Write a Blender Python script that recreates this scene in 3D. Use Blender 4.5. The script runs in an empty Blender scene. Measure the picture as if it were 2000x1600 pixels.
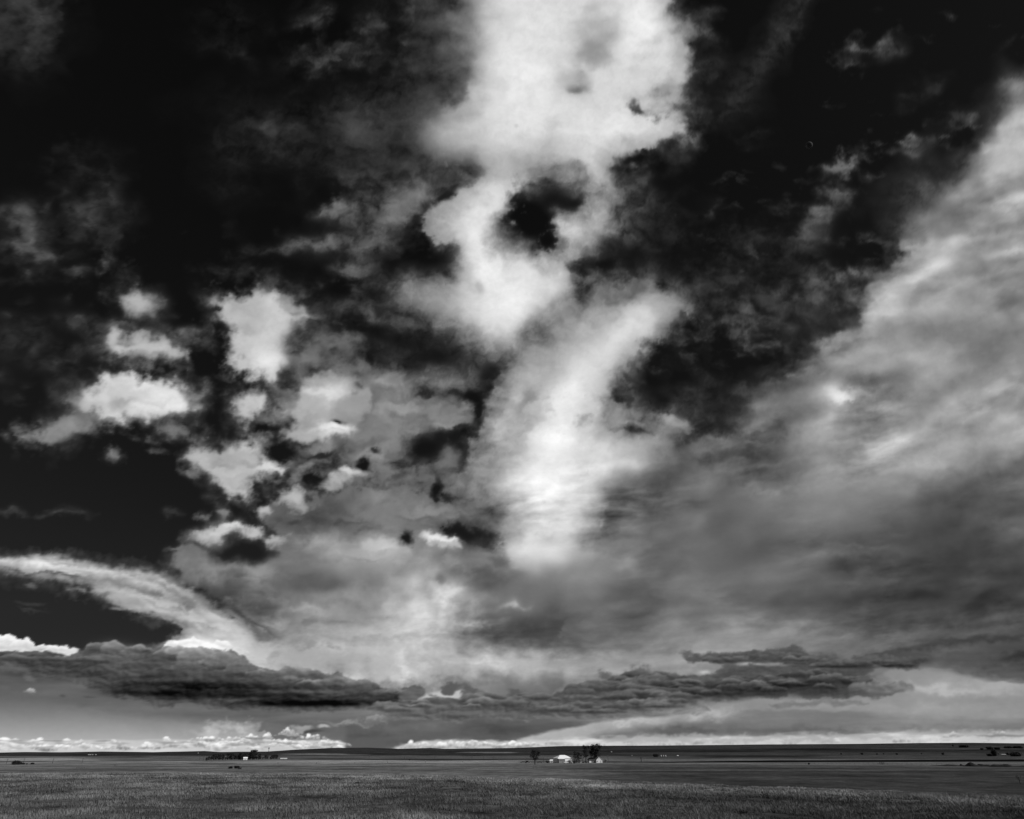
import bpy, bmesh, math, random, time
import numpy as np
from mathutils import Vector, Matrix
T0 = time.time()
SC = bpy.context.scene
COL = SC.collection
EYE = 2.2
SUN_AZ, SUN_EL = math.radians(110), math.radians(35)      # azimuth measured from +Y towards +X
LOOK = math.radians(29.15)

# ---------------------------------------------------------------- camera
cam_d = bpy.data.cameras.new('camera'); cam = bpy.data.objects.new('camera', cam_d); COL.objects.link(cam)
cam_d.sensor_width = 36; cam_d.lens = 21.6; cam_d.clip_start = .1; cam_d.clip_end = 200000
cam.location = (0, 0, EYE); cam.rotation_euler = (math.pi/2+LOOK, 0, 0)
SC.camera = cam

# ---------------------------------------------------------------- sky light
w = bpy.data.worlds.new('World'); SC.world = w; w.use_nodes = True
nt = w.node_tree; nt.nodes.clear()
out = nt.nodes.new('ShaderNodeOutputWorld'); bg = nt.nodes.new('ShaderNodeBackground')
sky = nt.nodes.new('ShaderNodeTexSky'); sky.sky_type = 'NISHITA'; sky.sun_disc = False
sky.sun_elevation = SUN_EL; sky.sun_rotation = SUN_AZ; sky.altitude = 900; sky.air_density = 1; sky.dust_density = .6; sky.ozone_density = 1.5
sep = nt.nodes.new('ShaderNodeSeparateColor')            # black-and-white through a red filter
mul = nt.nodes.new('ShaderNodeMath'); mul.operation = 'MULTIPLY'; mul.inputs[1].default_value = .077
bg.inputs[1].default_value = .08
nt.links.new(sky.outputs[0], sep.inputs[0]); nt.links.new(sep.outputs[0], mul.inputs[0])
nt.links.new(mul.outputs[0], bg.inputs[0]); nt.links.new(bg.outputs[0], out.inputs[0])

# ---------------------------------------------------------------- sun
sd = bpy.data.lights.new('sun', 'SUN'); so = bpy.data.objects.new('sun', sd); COL.objects.link(so)
sd.energy = 4.0; sd.angle = math.radians(.53); sd.color = (1, .985, .96)
SUNV = Vector((math.sin(SUN_AZ)*math.cos(SUN_EL), math.cos(SUN_AZ)*math.cos(SUN_EL), math.sin(SUN_EL)))
so.rotation_euler = SUNV.to_track_quat('Z', 'Y').to_euler()
sd.color = (1, 1, 1)

vs = SC.view_settings
vs.view_transform = 'Standard'; vs.look = 'None'; vs.exposure = 0; vs.gamma = 1; vs.use_curve_mapping = False
SC.render.engine = 'CYCLES'
SC.cycles.transparent_max_bounces = 8

# ---------------------------------------------------------------- helpers
def lk(o, parent=None):
    COL.objects.link(o)
    if parent: o.parent = parent
    return o
def tag(o, label=None, cat=None, group=None, kind=None):
    if label: o['label'] = label
    if cat: o['category'] = cat
    if group: o['group'] = group
    if kind: o['kind'] = kind
    return o
MATS = {}
def mat(name, tone, rough=.9, var=0, scale=1.0, bump=0, stretch=(1,1,1), attr=None, spec=.1):
    if name in MATS: return MATS[name]
    m = bpy.data.materials.new(name); m.use_nodes = True; t = m.node_tree; b = t.nodes['Principled BSDF']
    b.inputs['Base Color'].default_value = (tone, tone, tone, 1); b.inputs['Roughness'].default_value = rough
    b.inputs['Specular IOR Level'].default_value = spec
    if var or bump:
        tc = t.nodes.new('ShaderNodeTexCoord'); mp = t.nodes.new('ShaderNodeMapping'); mp.inputs['Scale'].default_value = stretch
        n = t.nodes.new('ShaderNodeTexNoise'); n.inputs['Scale'].default_value = scale; n.inputs['Detail'].default_value = 6; n.inputs['Roughness'].default_value = .65
        t.links.new(tc.outputs['Object'], mp.inputs[0]); t.links.new(mp.outputs[0], n.inputs['Vector'])
        r = t.nodes.new('ShaderNodeMapRange'); r.inputs[1].default_value = .3; r.inputs[2].default_value = .7
        r.inputs[3].default_value = tone*(1-var); r.inputs[4].default_value = tone*(1+var)
        t.links.new(n.outputs['Fac'], r.inputs[0]); t.links.new(r.outputs[0], b.inputs['Base Color'])
        if bump:
            bp = t.nodes.new('ShaderNodeBump'); bp.inputs['Strength'].default_value = bump; bp.inputs['Distance'].default_value = .05
            t.links.new(n.outputs['Fac'], bp.inputs['Height']); t.links.new(bp.outputs[0], b.inputs['Normal'])
    MATS[name] = m; return m

def np_mesh(name, verts, faces, smooth=False):
    """faces: (n,3) or (n,4) int array"""
    me = bpy.data.meshes.new(name)
    k = faces.shape[1]
    me.vertices.add(len(verts)); me.vertices.foreach_set('co', np.ascontiguousarray(verts, np.float32).ravel())
    me.loops.add(faces.size); me.loops.foreach_set('vertex_index', np.ascontiguousarray(faces, np.int32).ravel())
    me.polygons.add(len(faces)); me.polygons.foreach_set('loop_start', np.arange(0, faces.size, k, dtype=np.int32))
    me.polygons.foreach_set('loop_total', np.full(len(faces), k, np.int32))
    if smooth: me.polygons.foreach_set('use_smooth', np.ones(len(faces), bool))
    me.update(calc_edges=True)
    return me
def grid_faces(nr, nc, wrap=False):
    i = np.arange(nr-1)[:, None]; j = np.arange(nc if wrap else nc-1)[None]
    j2 = (j+1) % nc if wrap else j+1
    return np.stack([i*nc+j, i*nc+j2, (i+1)*nc+j2, (i+1)*nc+j], -1).reshape(-1, 4)

# ------------------------------------------------------------------ cloud field
# Positions (u, v) are image pixels on a tangent plane (focal length 1200, centre 1000/800),
# each turned through the camera tilt into a direction in the world.
FOC, CU, CV = 1200.0, 1000.0, 800.0
PITCH = math.radians(29.15)

def hash_noise(x, y, seed):
    xi = np.floor(x); yi = np.floor(y)
    fx = (x-xi).astype(np.float32); fy = (y-yi).astype(np.float32)
    xi = xi.astype(np.int32) & 255; yi = yi.astype(np.int32) & 255
    rs = np.random.RandomState(seed)
    perm = rs.permutation(256).astype(np.int32); perm = np.concatenate([perm, perm])
    ang = rs.rand(256)*2*np.pi
    gx = np.cos(ang).astype(np.float32); gy = np.sin(ang).astype(np.float32)
    x1 = (xi+1) & 255; y1 = (yi+1) & 255
    a = perm[xi]; b = perm[x1]
    h00 = perm[a+yi]; h10 = perm[b+yi]; h01 = perm[a+y1]; h11 = perm[b+y1]
    u = fx*fx*fx*(fx*(fx*6-15)+10); w = fy*fy*fy*(fy*(fy*6-15)+10)
    n00 = gx[h00]*fx + gy[h00]*fy
    n10 = gx[h10]*(fx-1) + gy[h10]*fy
    n01 = gx[h01]*fx + gy[h01]*(fy-1)
    n11 = gx[h11]*(fx-1) + gy[h11]*(fy-1)
    a0 = n00+(n10-n00)*u; a1 = n01+(n11-n01)*u
    return (a0+(a1-a0)*w)*1.5

def fbm(x, y, seed, octs=6, gain=0.55, billow=False):
    t = 0; amp = 1.0; s = 0
    for o in range(octs):
        n = hash_noise(x, y, seed+o*13)
        if billow: n = 1-2*np.abs(n)
        t = t+n*amp; s += amp; amp *= gain
        x = x*2.03+17.3; y = y*2.03-9.1
    return t/s*1.6

def sstep(a, b, x):
    t = np.clip((x-a)/(b-a), 0, 1); return t*t*(3-2*t)

class Canvas:
    pass
CAN = Canvas()

def canvas_init():
    c = CAN
    c.u = np.arange(-300, 2301, 2.0, dtype=np.float32)
    c.v = np.concatenate([np.arange(-300, 1200, 2.0), np.arange(1200, 1500, 1.25)]).astype(np.float32)
    c.U, c.V = np.meshgrid(c.u, c.v)
    U, V = c.U, c.V
    # direction of each image pixel
    cp, sp = math.cos(PITCH), math.sin(PITCH)
    X = (U-CU)/FOC; Z = (CV-V)/FOC
    Y = cp - Z*sp; Zw = sp + Z*cp
    n = np.sqrt(X*X+Y*Y+Zw*Zw)
    c.el = np.degrees(np.arcsin(Zw/n))
    zz = np.maximum(Zw/n, 0)+0.055
    c.px = X/n/zz; c.py = Y/n/zz            # position on the cloud deck
    # squeeze of the noise towards the horizon
    c.wbx = fbm(U/150, V/120, 1, 7); c.wby = fbm(U/150, V/120, 2, 7)
    k = 1+np.clip((V-1150)/120, 0, 3)
    c.wsx = fbm(U/48, V/38, 3, 5, .6); c.wsy = fbm(U/48, V/38, 4, 5, .6)
    c.wlx = fbm(U/60, V/26, 5, 5, .6); c.wly = fbm(U/60, V/26, 6, 5, .6)   # low clouds
    c.fine = fbm(U/26, V/22, 7, 5, .62)
    c.wisp = np.clip(.72+1.1*fbm(U/70+.3*c.wbx, V/34+.3*c.wby, 41, 6, .6), 0, 1.35)
    c.wisp2 = fbm(U/62+.55*c.wbx, V/30+.55*c.wby, 45, 6, .58)
    c.wisp3 = fbm(U/95+.5*c.wbx, V/70+.5*c.wby, 46, 6, .58)
    c.sv = np.clip(1.0+1.5*fbm(U/190, V/150, 31, 4, .5), .35, 2.2)      # how feathered an edge is, place by place
    c.soft = fbm(U/110, V/80, 8, 5, .5)
    c.deck = fbm(c.px*3.2+.35*c.wbx, c.py*2.0+.35*c.wby, 9, 6, .5)
    c.deck2 = fbm(c.px*6+.5*c.wbx, c.py*4.2+.5*c.wby, 10, 6, .52)
    c.fray = fbm(U/34+.5*c.wsx, V/26+.5*c.wsy, 42, 6, .64)
    th = np.arctan2(U-1000, 1480-V); rh = np.log(np.hypot(U-1000, 1480-V)+60)
    c.fan = fbm(th*5.2+.22*c.wbx, rh*2.2+.25*c.wby, 43, 5, .45)*sstep(1250, 950, V)
    ca_, sa_ = math.cos(.22), math.sin(.22)
    c.rip = fbm((U*ca_-V*sa_)/120+.2*c.wbx, (U*sa_+V*ca_)/34+.22*c.wby, 44, 5, .5); c.rip = np.clip(c.rip, -.4, 1)
    c.rip2 = fbm(U/70+.35*c.wbx, (V+U*.10)/17+.45*c.wby, 47, 5, .58)*np.clip(.15+1.6*fbm(U/260, V/150, 48, 3, .5), 0, 1.3)
    c.strk = fbm(U/210+V/700, V/30, 11, 6, .55)
    b = fbm(U/46, V/22, 12, 5, .55, True)
    b2 = fbm((U+5)/46, (V-4)/22, 12, 5, .55, True)
    c.relief = np.clip((b2-b)*1.6, -1, 1); c.bil = b
    b = fbm(U/17, V/11, 14, 4, .55, True)
    b2 = fbm((U+2)/17, (V-1.6)/11, 14, 4, .55, True)
    c.relief2 = np.clip((b2-b)*1.3, -1, 1)
    vv = [-300, 10, 300, 600, 800, 950, 1100, 1200, 1300, 1400, 1450, 1500]
    cols = [(-300, [.050, .052, .062, .080, .098, .116, .143, .167, .200, .245, .255, .26]), (50, [.049, .050, .059, .075, .092, .109, .135, .158, .192, .236, .247, .25]),
            (1000, [.047, .048, .051, .059, .068, .082, .102, .123, .153, .198, .214, .22]), (1950, [.076, .077, .080, .087, .097, .108, .125, .143, .169, .205, .215, .22]), (2300, [.085, .086, .089, .095, .105, .116, .132, .15, .175, .21, .22, .22])]
    c.wld = np.zeros_like(U)                                # clear sky, as the filter shows it
    for (u0, t0), (u1, t1) in zip(cols[:-1], cols[1:]):
        m = (U >= u0) & (U <= u1); t = np.clip((U-u0)/(u1-u0), 0, 1)
        c.wld = np.where(m, np.interp(V, vv, t0)*(1-t)+np.interp(V, vv, t1)*t, c.wld)
    haze = np.interp(V, [1150, 1200, 1270, 1320, 1360, 1400, 1440, 1465, 1500], [.10, .12, .17, .30, .40, .53, .67, .74, .76])
    c.A0 = .97*sstep(1180, 1300, V)
    c.base = (c.wld*(1-c.A0)+haze*c.A0).astype(np.float32)
    c.D = c.base.copy(); c.A = c.A0.copy().astype(np.float32)

def sl(x0, x1, y0, y1):
    c = CAN
    i0, i1 = np.searchsorted(c.v, [y0, y1]); j0, j1 = np.searchsorted(c.u, [x0, x1])
    return slice(max(i0-1, 0), i1+1), slice(max(j0-1, 0), j1+1)

def lay(s, a, val):
    c = CAN
    a = np.clip(a, 0, 1)
    c.D[s] = c.D[s]*(1-a)+val*a
    c.A[s] = 1-(1-c.A[s])*(1-a)

def warped(s, rough, kind):
    c = CAN
    wx, wy = {'b': (c.wbx, c.wby), 's': (c.wsx, c.wsy), 'l': (c.wlx, c.wly)}[kind]
    return c.U[s]+rough*wx[s], c.V[s]+rough*wy[s]*(.5 if kind == 'l' else 1)

def smooth_pts(pts, it=1):
    for _ in range(it):
        q = []
        for i in range(len(pts)):
            a = pts[i]; b = pts[(i+1) % len(pts)]
            q.append((a[0]*.75+b[0]*.25, a[1]*.75+b[1]*.25)); q.append((a[0]*.25+b[0]*.75, a[1]*.25+b[1]*.75))
        pts = q
    return pts

def poly_sd(X, Y, pts):
    d = np.full(X.shape, 1e12, np.float32); ins = np.zeros(X.shape, bool)
    n = len(pts)
    for i in range(n):
        ax, ay = pts[i]; bx, by = pts[(i+1) % n]
        ex, ey = bx-ax, by-ay; L = ex*ex+ey*ey+1e-9
        wx = X-ax; wy = Y-ay
        t = np.clip((wx*ex+wy*ey)/L, 0, 1)
        d = np.minimum(d, (wx-ex*t)**2+(wy-ey*t)**2)
        if abs(ey) > 1e-9:
            cr = ((ay > Y) != (by > Y)) & (X < ex*(Y-ay)/ey+ax)
            ins ^= cr
    d = np.sqrt(d)
    return np.where(ins, d, -d)

def tex_of(s, name):
    return getattr(CAN, name)[s]

def poly(pts, val, a=1.0, soft=30, rough=25, kind='s', edge=0, depth=60, dv=0, tex=0, tn='soft', smooth=1, halo=.3):
    xs = [p[0] for p in pts]; ys = [p[1] for p in pts]; m = soft*2+rough+edge+12
    s = sl(min(xs)-m, max(xs)+m, min(ys)-m, max(ys)+m)
    X, Y = warped(s, rough, kind)
    sd = poly_sd(X, Y, smooth_pts(pts, smooth) if smooth else pts)
    if edge: sd = sd+edge*CAN.fine[s]
    if soft > 9:
        h = soft*CAN.sv[s]
        al = sstep(-h*.5, h*.5, sd)
        if halo: al = np.maximum(al, halo*sstep(-h*1.1-6, h*.3, sd+10*CAN.fine[s]))
        al = al*a
    else:
        al = sstep(-soft/2, soft/2, sd)*a
    v = val+dv*sstep(0, depth, sd)
    if tex: v = v+tex*tex_of(s, tn)
    lay(s, al, np.clip(v, .03, 1))

def blob(x, y, rx, ry, val, a=1.0, rot=0, hard=.5, rough=18, kind='s', dv=0, tex=0, tn='soft', edge=0):
    """soft ellipse: hard 0 = gaussian-like, 1 = crisp"""
    m = max(rx, ry)*1.5+rough
    s = sl(x-m, x+m, y-m, y+m)
    X, Y = warped(s, rough, kind)
    cr, sr = math.cos(math.radians(rot)), math.sin(math.radians(rot))
    dx = X-x; dy = Y-y
    q = np.sqrt(((dx*cr-dy*sr)/rx)**2+((dx*sr+dy*cr)/ry)**2)
    if edge: q = q-edge*CAN.fine[s]
    w = 1-hard
    al = sstep(1+w*.45, 1-w*.9, q)*a
    if hard <= .2 and rough >= 18: al = np.clip(al*CAN.wisp[s], 0, 1)
    v = val+dv*sstep(1, 0, q)
    if tex: v = v+tex*tex_of(s, tn)
    lay(s, al, np.clip(v, .03, 1))

def dodge(x, y, rx, ry, amt, rot=0, rough=15, kind='s', p=2):
    m = max(rx, ry)*2.2+rough
    s = sl(x-m, x+m, y-m, y+m)
    X, Y = warped(s, rough, kind)
    cr, sr = math.cos(math.radians(rot)), math.sin(math.radians(rot))
    dx = X-x; dy = Y-y
    q = ((dx*cr-dy*sr)/rx)**2+((dx*sr+dy*cr)/ry)**2
    CAN.D[s] = np.clip(CAN.D[s]+amt*np.exp(-q)*np.clip(CAN.A[s]*1.2, 0, 1), .03, 1)

def texture_(pts, amt, tn, soft=80, rough=40):
    """adds cloud grain inside an outline, where there is cloud"""
    xs = [p[0] for p in pts]; ys = [p[1] for p in pts]; m = soft+rough
    s = sl(min(xs)-m, max(xs)+m, min(ys)-m, max(ys)+m)
    X, Y = warped(s, rough, 'b')
    al = sstep(-soft/2, soft/2, poly_sd(X, Y, smooth_pts(pts)))
    CAN.D[s] = np.clip(CAN.D[s]+amt*al*CAN.A[s]*tex_of(s, tn), .03, 1)

def hole(x, y, rx, ry, a=1.0, rot=0, rough=22, hard=.6, edge=.15, kind='s', pts=None, soft=14):
    """clear sky seen through the cloud"""
    c = CAN
    if pts is None:
        m = max(rx, ry)*1.5+rough
        s = sl(x-m, x+m, y-m, y+m)
        X, Y = warped(s, rough, kind)
        cr, sr = math.cos(math.radians(rot)), math.sin(math.radians(rot))
        dx = X-x; dy = Y-y
        q = np.sqrt(((dx*cr-dy*sr)/rx)**2+((dx*sr+dy*cr)/ry)**2)-edge*c.fine[s]
        w = 1-hard*.55
        al = np.maximum(sstep(1.15+w*.5, .75-w*.6, q)*a, .45*sstep(1.9, .7, q)*a)
    else:
        xs = [p[0] for p in pts]; ys = [p[1] for p in pts]; m = soft+rough+8
        s = sl(min(xs)-m, max(xs)+m, min(ys)-m, max(ys)+m)
        X, Y = warped(s, rough, kind)
        h = soft*c.sv[s]; q_ = poly_sd(X, Y, smooth_pts(pts))+edge*60*c.fine[s]*.5; al = np.maximum(sstep(-h*.6, h*.6, q_), .5*sstep(-h*1.3-10, h*.3, q_))*a
    c.D[s] = c.D[s]*(1-al)+c.base[s]*al
    c.A[s] = c.A[s]*(1-al)+c.A0[s]*al

def cumulus(x, yb, w, h, vt=.95, vb=.5, seed=0, soft=3, n=9, rough=4, tex=.1, a=1.0):
    """flat-based heap cloud: crisp billows above, grey beneath"""
    r = random.Random(seed)
    m = 12
    s = sl(x-w*.7-m, x+w*.7+m, yb-h*1.4-m, yb+m)
    X, Y = warped(s, rough, 's')
    f = np.full(X.shape, -1e3, np.float32)
    for i in range(n):
        t = (i+.5)/n*2-1
        hh = h*(1-abs(t)**1.6)*r.uniform(.65, 1.05)
        rr = max(h*.22, hh*r.uniform(.38, .55))
        cx = x+t*w*.45+r.uniform(-.05, .05)*w
        for k in range(3):
            cy = yb-hh+rr+k*rr*.8
            f = np.maximum(f, rr-np.sqrt((X-cx)**2+(Y-cy)**2*1.1))
    f = np.minimum(f, (yb-Y)+2+1.5*CAN.fine[s])
    al = sstep(-soft/2, soft/2, f)*a
    g = np.clip((yb-Y)/h, 0, 1)
    v = vb+(vt-vb)*sstep(.05, .75, g)+tex*CAN.relief[s]-.05*sstep(0, h*.4, f)+.08*CAN.fine[s]*(g > .1)
    lay(s, al, np.clip(v, .05, 1))

def lump(x, y, w, h, vt, vb, seed=0, soft=5, rough=6, base=.5, a=1.0, tex=.04):
    """one swelling of a cloud bank: lit crest, shaded belly that melts into the bank"""
    r = random.Random(seed)
    m = 14+soft
    s = sl(x-w*.7-m, x+w*.7+m, y-h*1.3-m, y+h+m)
    X, Y = warped(s, rough, 's')
    f = np.full(X.shape, -1e3, np.float32)
    for i in range(4):
        t = (i+.5)/4*2-1
        rx = w*r.uniform(.22, .34); ry = h*(1-.45*abs(t))*r.uniform(.8, 1.1)
        q = 1-np.sqrt(((X-x-t*w*.36)/rx)**2+((Y-y)/ry)**2)
        f = np.maximum(f, q*ry)
    al = sstep(-soft/2, soft/2, f)
    g = (y-CAN.V[s])/h
    al = al*sstep(-base, base*.3, g)*a
    dep = np.clip(f/(h*.55), 0, 1); v = vb+(vt-vb)*(.55*sstep(-.1, .9, g+.2*CAN.fine[s])+.45*(1-dep)*sstep(-.2, .5, g))+tex*CAN.relief[s]
    lay(s, al, np.clip(v, .05, 1))

def heaps(line, n, w, h, vt, vb, seed, spread=10, **k):
    """swellings strung along a line of (u, v) points, the far ones first"""
    r = random.Random(seed)
    L = []
    xs = [p[0] for p in line]; ys = [p[1] for p in line]
    for i in range(n):
        x = r.uniform(xs[0], xs[-1]); y = float(np.interp(x, xs, ys))+r.uniform(-spread, spread)
        L.append((y-float(np.interp(x, xs, ys)), x, y))
    for j, (_, x, y) in enumerate(sorted(L)):
        f = r.uniform(.6, 1.3)
        lump(x, y, w*f*r.uniform(.8, 1.2), h*f, vt+r.uniform(-.05, .05), vb+r.uniform(-.03, .03), seed*100+j, **k)

def gauss(F, k, sv, su):
    def one(F, s, ax):
        n = int(2.5*s)+1; w = np.exp(-.5*(np.arange(-n, n+1)/s)**2); w /= w.sum()
        P = np.pad(F, [(n, n) if a == ax else (0, 0) for a in (0, 1)], 'edge'); o = 0
        for i, wi in enumerate(w):
            o = o+wi*(P[i:i+F.shape[0]] if ax == 0 else P[:, i:i+F.shape[1]])
        return o.astype(np.float32)
    return one(one(F, sv, 0), su, 1)

def soften():
    """high cloud has no hard outline: feather it by its thickness, then fray what is thin"""
    c = CAN
    k = np.searchsorted(c.v, 1240)
    D, A, B = c.D[:k], c.A[:k], c.base[:k]
    U, V = c.U[:k], c.V[:k]
    D1, A1 = gauss(D, 0, 3.2, 3.2), gauss(A, 0, 3.2, 3.2)
    D2, A2 = gauss(D, 0, 9, 9), gauss(A, 0, 9, 9)
    keep = np.exp(-((U-600)/330)**2-((V-990)/110)**2)*.6+np.exp(-((U-1310)/110)**2-((V-180)/260)**2)*.8+np.exp(-((U-880)/330)**2-((V-1000)/160)**2)*.55+np.exp(-((U-300)/300)**2-((V-1160)/70)**2)*.9+np.exp(-(((U-1720)*.75+(V-600)*.66)/130)**2)*.2*sstep(1350, 1500, U)+np.exp(-((U-1640)/190)**2-((V-300)/230)**2)*.75+np.exp(-((U-430)/330)**2-((V-800)/210)**2)*.55
    w = np.clip(.45+.9*(c.sv[:k]-1)*.6, .1, .95)*(1-np.clip(keep, 0, 1)*.9)
    wl = np.clip(w*1.6, 0, .9); small = np.exp(-((U-420)/330)**2-((V-820)/260)**2); ws = np.clip(w*1.2-.35-.5*small, 0, .75)
    wl = wl*sstep(1240, 1140, V); ws = ws*sstep(1200, 1080, V)
    Dn = D*(1-wl)+D1*wl; An = A*(1-wl)+A1*wl
    Dn = Dn*(1-ws)+D2*ws; An = An*(1-ws)+A2*ws
    rim = 4*An*(1-An)*np.clip((Dn-B)/.2, 0, 1)
    Dn = Dn+.17*c.fray[:k]*rim*(1-.7*np.exp(-(((U-1720)*.75+(V-600)*.66)/110)**2)*sstep(1350, 1500, U))*(V < 1120)*sstep(1120, 1000, V)
    c.D[:k] = np.maximum(Dn, B*.9); c.A[:k] = np.clip(An, 0, 1)

def gauze(pts, val, a, thr=0.0, soft=90, tn='wisp2', rough=40):
    """thin broken cloud over an area"""
    xs = [p[0] for p in pts]; ys = [p[1] for p in pts]; m = soft+rough
    s = sl(min(xs)-m, max(xs)+m, min(ys)-m, max(ys)+m)
    X, Y = warped(s, rough, 'b')
    al = sstep(-soft/2, soft/2, poly_sd(X, Y, smooth_pts(pts)))
    n = tex_of(s, tn)
    lay(s, al*a*sstep(thr, thr+.75, n), val+.05*CAN.soft[s])
def T(ox, oy, pts, k=.35):
    return [(ox+x*k, oy+y*k) for x, y in pts]

def paint():
    # ---- thin high veils, upper left
    poly([(-300,-300),(150,-300),(130,30),(110,110),(60,135),(0,115),(-300,90)], .17, .8, soft=60, rough=35, tex=.05)
    blob(10, 45, 45, 60, .22, .8, hard=.2)
    blob(120, 425, 150, 50, .17, .8, hard=.2, rough=40, tex=.04)
    blob(20, 412, 45, 14, .34, .9, hard=.2); blob(150, 412, 55, 14, .28, .9, rot=-18, hard=.1); blob(170, 432, 28, 22, .36, .8, hard=.1)
    blob(210, 460, 45, 30, .18, .8, hard=.3)
    blob(60, 510, 100, 35, .17, .8, hard=.2, rough=35); blob(88, 495, 45, 14, .36, .9, hard=.1); blob(10, 485, 30, 10, .24, .8, hard=.1)
    blob(160, 320, 90, 40, .12, .9, hard=.2, rough=40); blob(215, 340, 30, 20, .16, .8, hard=.2)
    blob(30, 660, 80, 45, .17, .8, hard=.1, rough=35); blob(140, 700, 90, 30, .15, .8, hard=.1, rough=30)
    blob(-150, 700, 150, 90, .2, .9, hard=.2, rough=50)
    # ---- veil left of the bright column
    poly([(740,-300),(960,-300),(960,330),(900,380),(760,360),(640,340),(560,290),(480,330),(420,260),(520,220),(640,190),(760,170),(780,60)], .15, .85, soft=120, rough=60, kind='b', tex=.06)
    blob(630, 118, 85, 32, .24, .9, hard=.1, rough=30); blob(720, 60, 35, 60, .22, .8, rot=-20, hard=.1, rough=30)
    blob(690, 262, 60, 34, .24, .8, rot=-10, hard=.1, rough=25); blob(570, 270, 70, 40, .14, .8, hard=.1, rough=30)
    blob(440, 60, 90, 50, .09, .8, hard=.1, rough=40); blob(450, 375, 50, 20, .13, .7, hard=.1)
    blob(760, 300, 110, 55, .20, .8, hard=.1, rough=35); blob(850, 130, 75, 170, .24, .9, hard=.1, rough=40); blob(860, 270, 70, 90, .3, .8, hard=.1, rough=30)
    # ---- faint cloud, upper right
    poly([(1540,-300),(1600,-300),(1590,0),(1520,110),(1440,220),(1405,240),(1420,190),(1490,90),(1550,0)], .21, .85, soft=50, rough=20)
    blob(1700, 100, 66, 26, .34, .9, rot=12, hard=.1, rough=35, edge=.3); blob(1708, 95, 38, 16, .56, .9, rot=15, hard=.1, edge=.2); blob(1665, 130, 26, 8, .3, .8, rot=20, hard=.1)
    blob(1650, 320, 64, 18, .44, .8, rot=25, hard=.1, rough=30, edge=.3); blob(1780, 285, 50, 18, .52, .9, rot=20, hard=.1, rough=28, edge=.35)
    blob(1690, 285, 30, 12, .26, .8, rot=10, hard=.1, edge=.3); blob(1800, 180, 60, 25, .13, .8, rot=30, hard=.1, rough=30)
    blob(1860, 235, 50, 20, .15, .8, rot=30, hard=.1, rough=30); blob(1480, 270, 40, 25, .12, .8, hard=.1, rough=30)
    blob(1600, 430, 30, 80, .42, .95, rot=-32, hard=.1, rough=30, edge=.4); blob(1570, 470, 24, 50, .46, .8, rot=-38, hard=.1, rough=22, edge=.3)
    blob(1630, 390, 50, 28, .40, .8, rot=20, hard=.1, rough=30, edge=.3); blob(1540, 400, 40, 10, .22, .8, hard=.1, rough=20)
    blob(1500, 500, 150, 70, .12, .8, hard=.1, rough=50, edge=.5); blob(1300, 430, 90, 60, .13, .8, hard=.1, rough=50, edge=.5)
    blob(1480, 600, 170, 55, .20, .85, hard=.1, rough=50, edge=.5, tex=.06, tn='deck2'); blob(1620, 560, 90, 35, .36, .85, rot=15, hard=.1, rough=35, edge=.4)
    blob(1380, 560, 90, 40, .17, .8, hard=.1, rough=40, edge=.4); blob(1480, 650, 80, 34, .36, .7, rot=-25, hard=.1, rough=30, edge=.4)
    blob(1440, 760, 140, 20, .20, .8, hard=.1, rough=30, edge=.4); blob(1330, 640, 60, 30, .24, .8, hard=.1, rough=35, edge=.4)
    gauze([(1180,330),(1450,330),(1750,250),(1950,200),(1800,420),(1700,600),(1560,720),(1480,800),(1300,820),(1180,780),(1250,640),(1150,520)], .34, .6, .18)
    gauze([(1200,400),(1700,500),(1560,720),(1480,800),(1300,820),(1180,780)], .22, .45, 0, tn='wisp3')
    gauze([(1600,60),(2000,0),(2000,240),(1800,330),(1600,330)], .28, .5, .3)
    gauze([(480,-50),(920,-50),(920,330),(760,400),(420,380)], .28, .55, .1, tn='wisp3'); gauze([(380,440),(800,440),(860,720),(640,740),(400,620)], .30, .6, .15)
    gauze([(0,360),(250,360),(260,550),(0,550)], .38, .8, .02, tn='wisp3'); gauze([(-50,600),(200,590),(220,760),(-50,780)], .32, .7, .05); gauze([(-300,-300),(160,-300),(130,140),(-300,140)], .28, .6, .05, tn='wisp3')
    gauze([(60,540),(420,540),(760,620),(800,760),(560,860),(300,900),(100,860)], .34, .7, .22)
    # ---- grey sheet to the right
    poly([(2400,-120),(2120,90),(2000,185),(1950,235),(1915,290),(1860,335),(1790,375),(1770,440),(1745,500),(1700,570),(1655,635),(1600,655),(1545,700),
          (1520,750),(1480,800),(1455,835),(1410,850),(1350,838),(1290,850),(1230,850),(1180,900),(1000,1150),(900,1500),(2400,1500)],
         .40, 1, soft=62, rough=34, kind='b', edge=5, halo=.35, depth=120, dv=.07, tex=.07, tn='deck', smooth=1)
    # ---- grey mass in the middle
    for x, y, rx, ry, v, al in [(600,860,70,40,.34,.8),(700,880,110,55,.38,.85),(760,850,60,34,.40,.8),(640,930,90,40,.40,.85),(830,940,90,60,.42,.9),(880,960,60,50,.44,.8),(740,950,120,50,.42,.9),(870,900,24,40,.42,.85),(560,960,40,20,.30,.7)]:
        blob(x, y, rx, ry, v, al, hard=.15, rough=26, edge=.12, tex=.05)
    poly([(330,1105),(360,1062),(420,1070),(440,1098),(500,1094),(545,1065),(505,1015),(510,985),(560,975),(640,965),(700,950),(800,955),(850,975),(905,990),(1000,960),(1100,900),(1100,1500),(520,1500),(500,1300),(470,1230),(380,1160)],
         .42, 1, soft=24, rough=22, edge=8, depth=80, dv=.02, tex=.07, tn='soft', smooth=1)
    gauze([(340,1080),(900,950),(1000,1100),(1000,1400),(500,1400),(400,1200)], .62, .55, .05, tn='wisp3')
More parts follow.
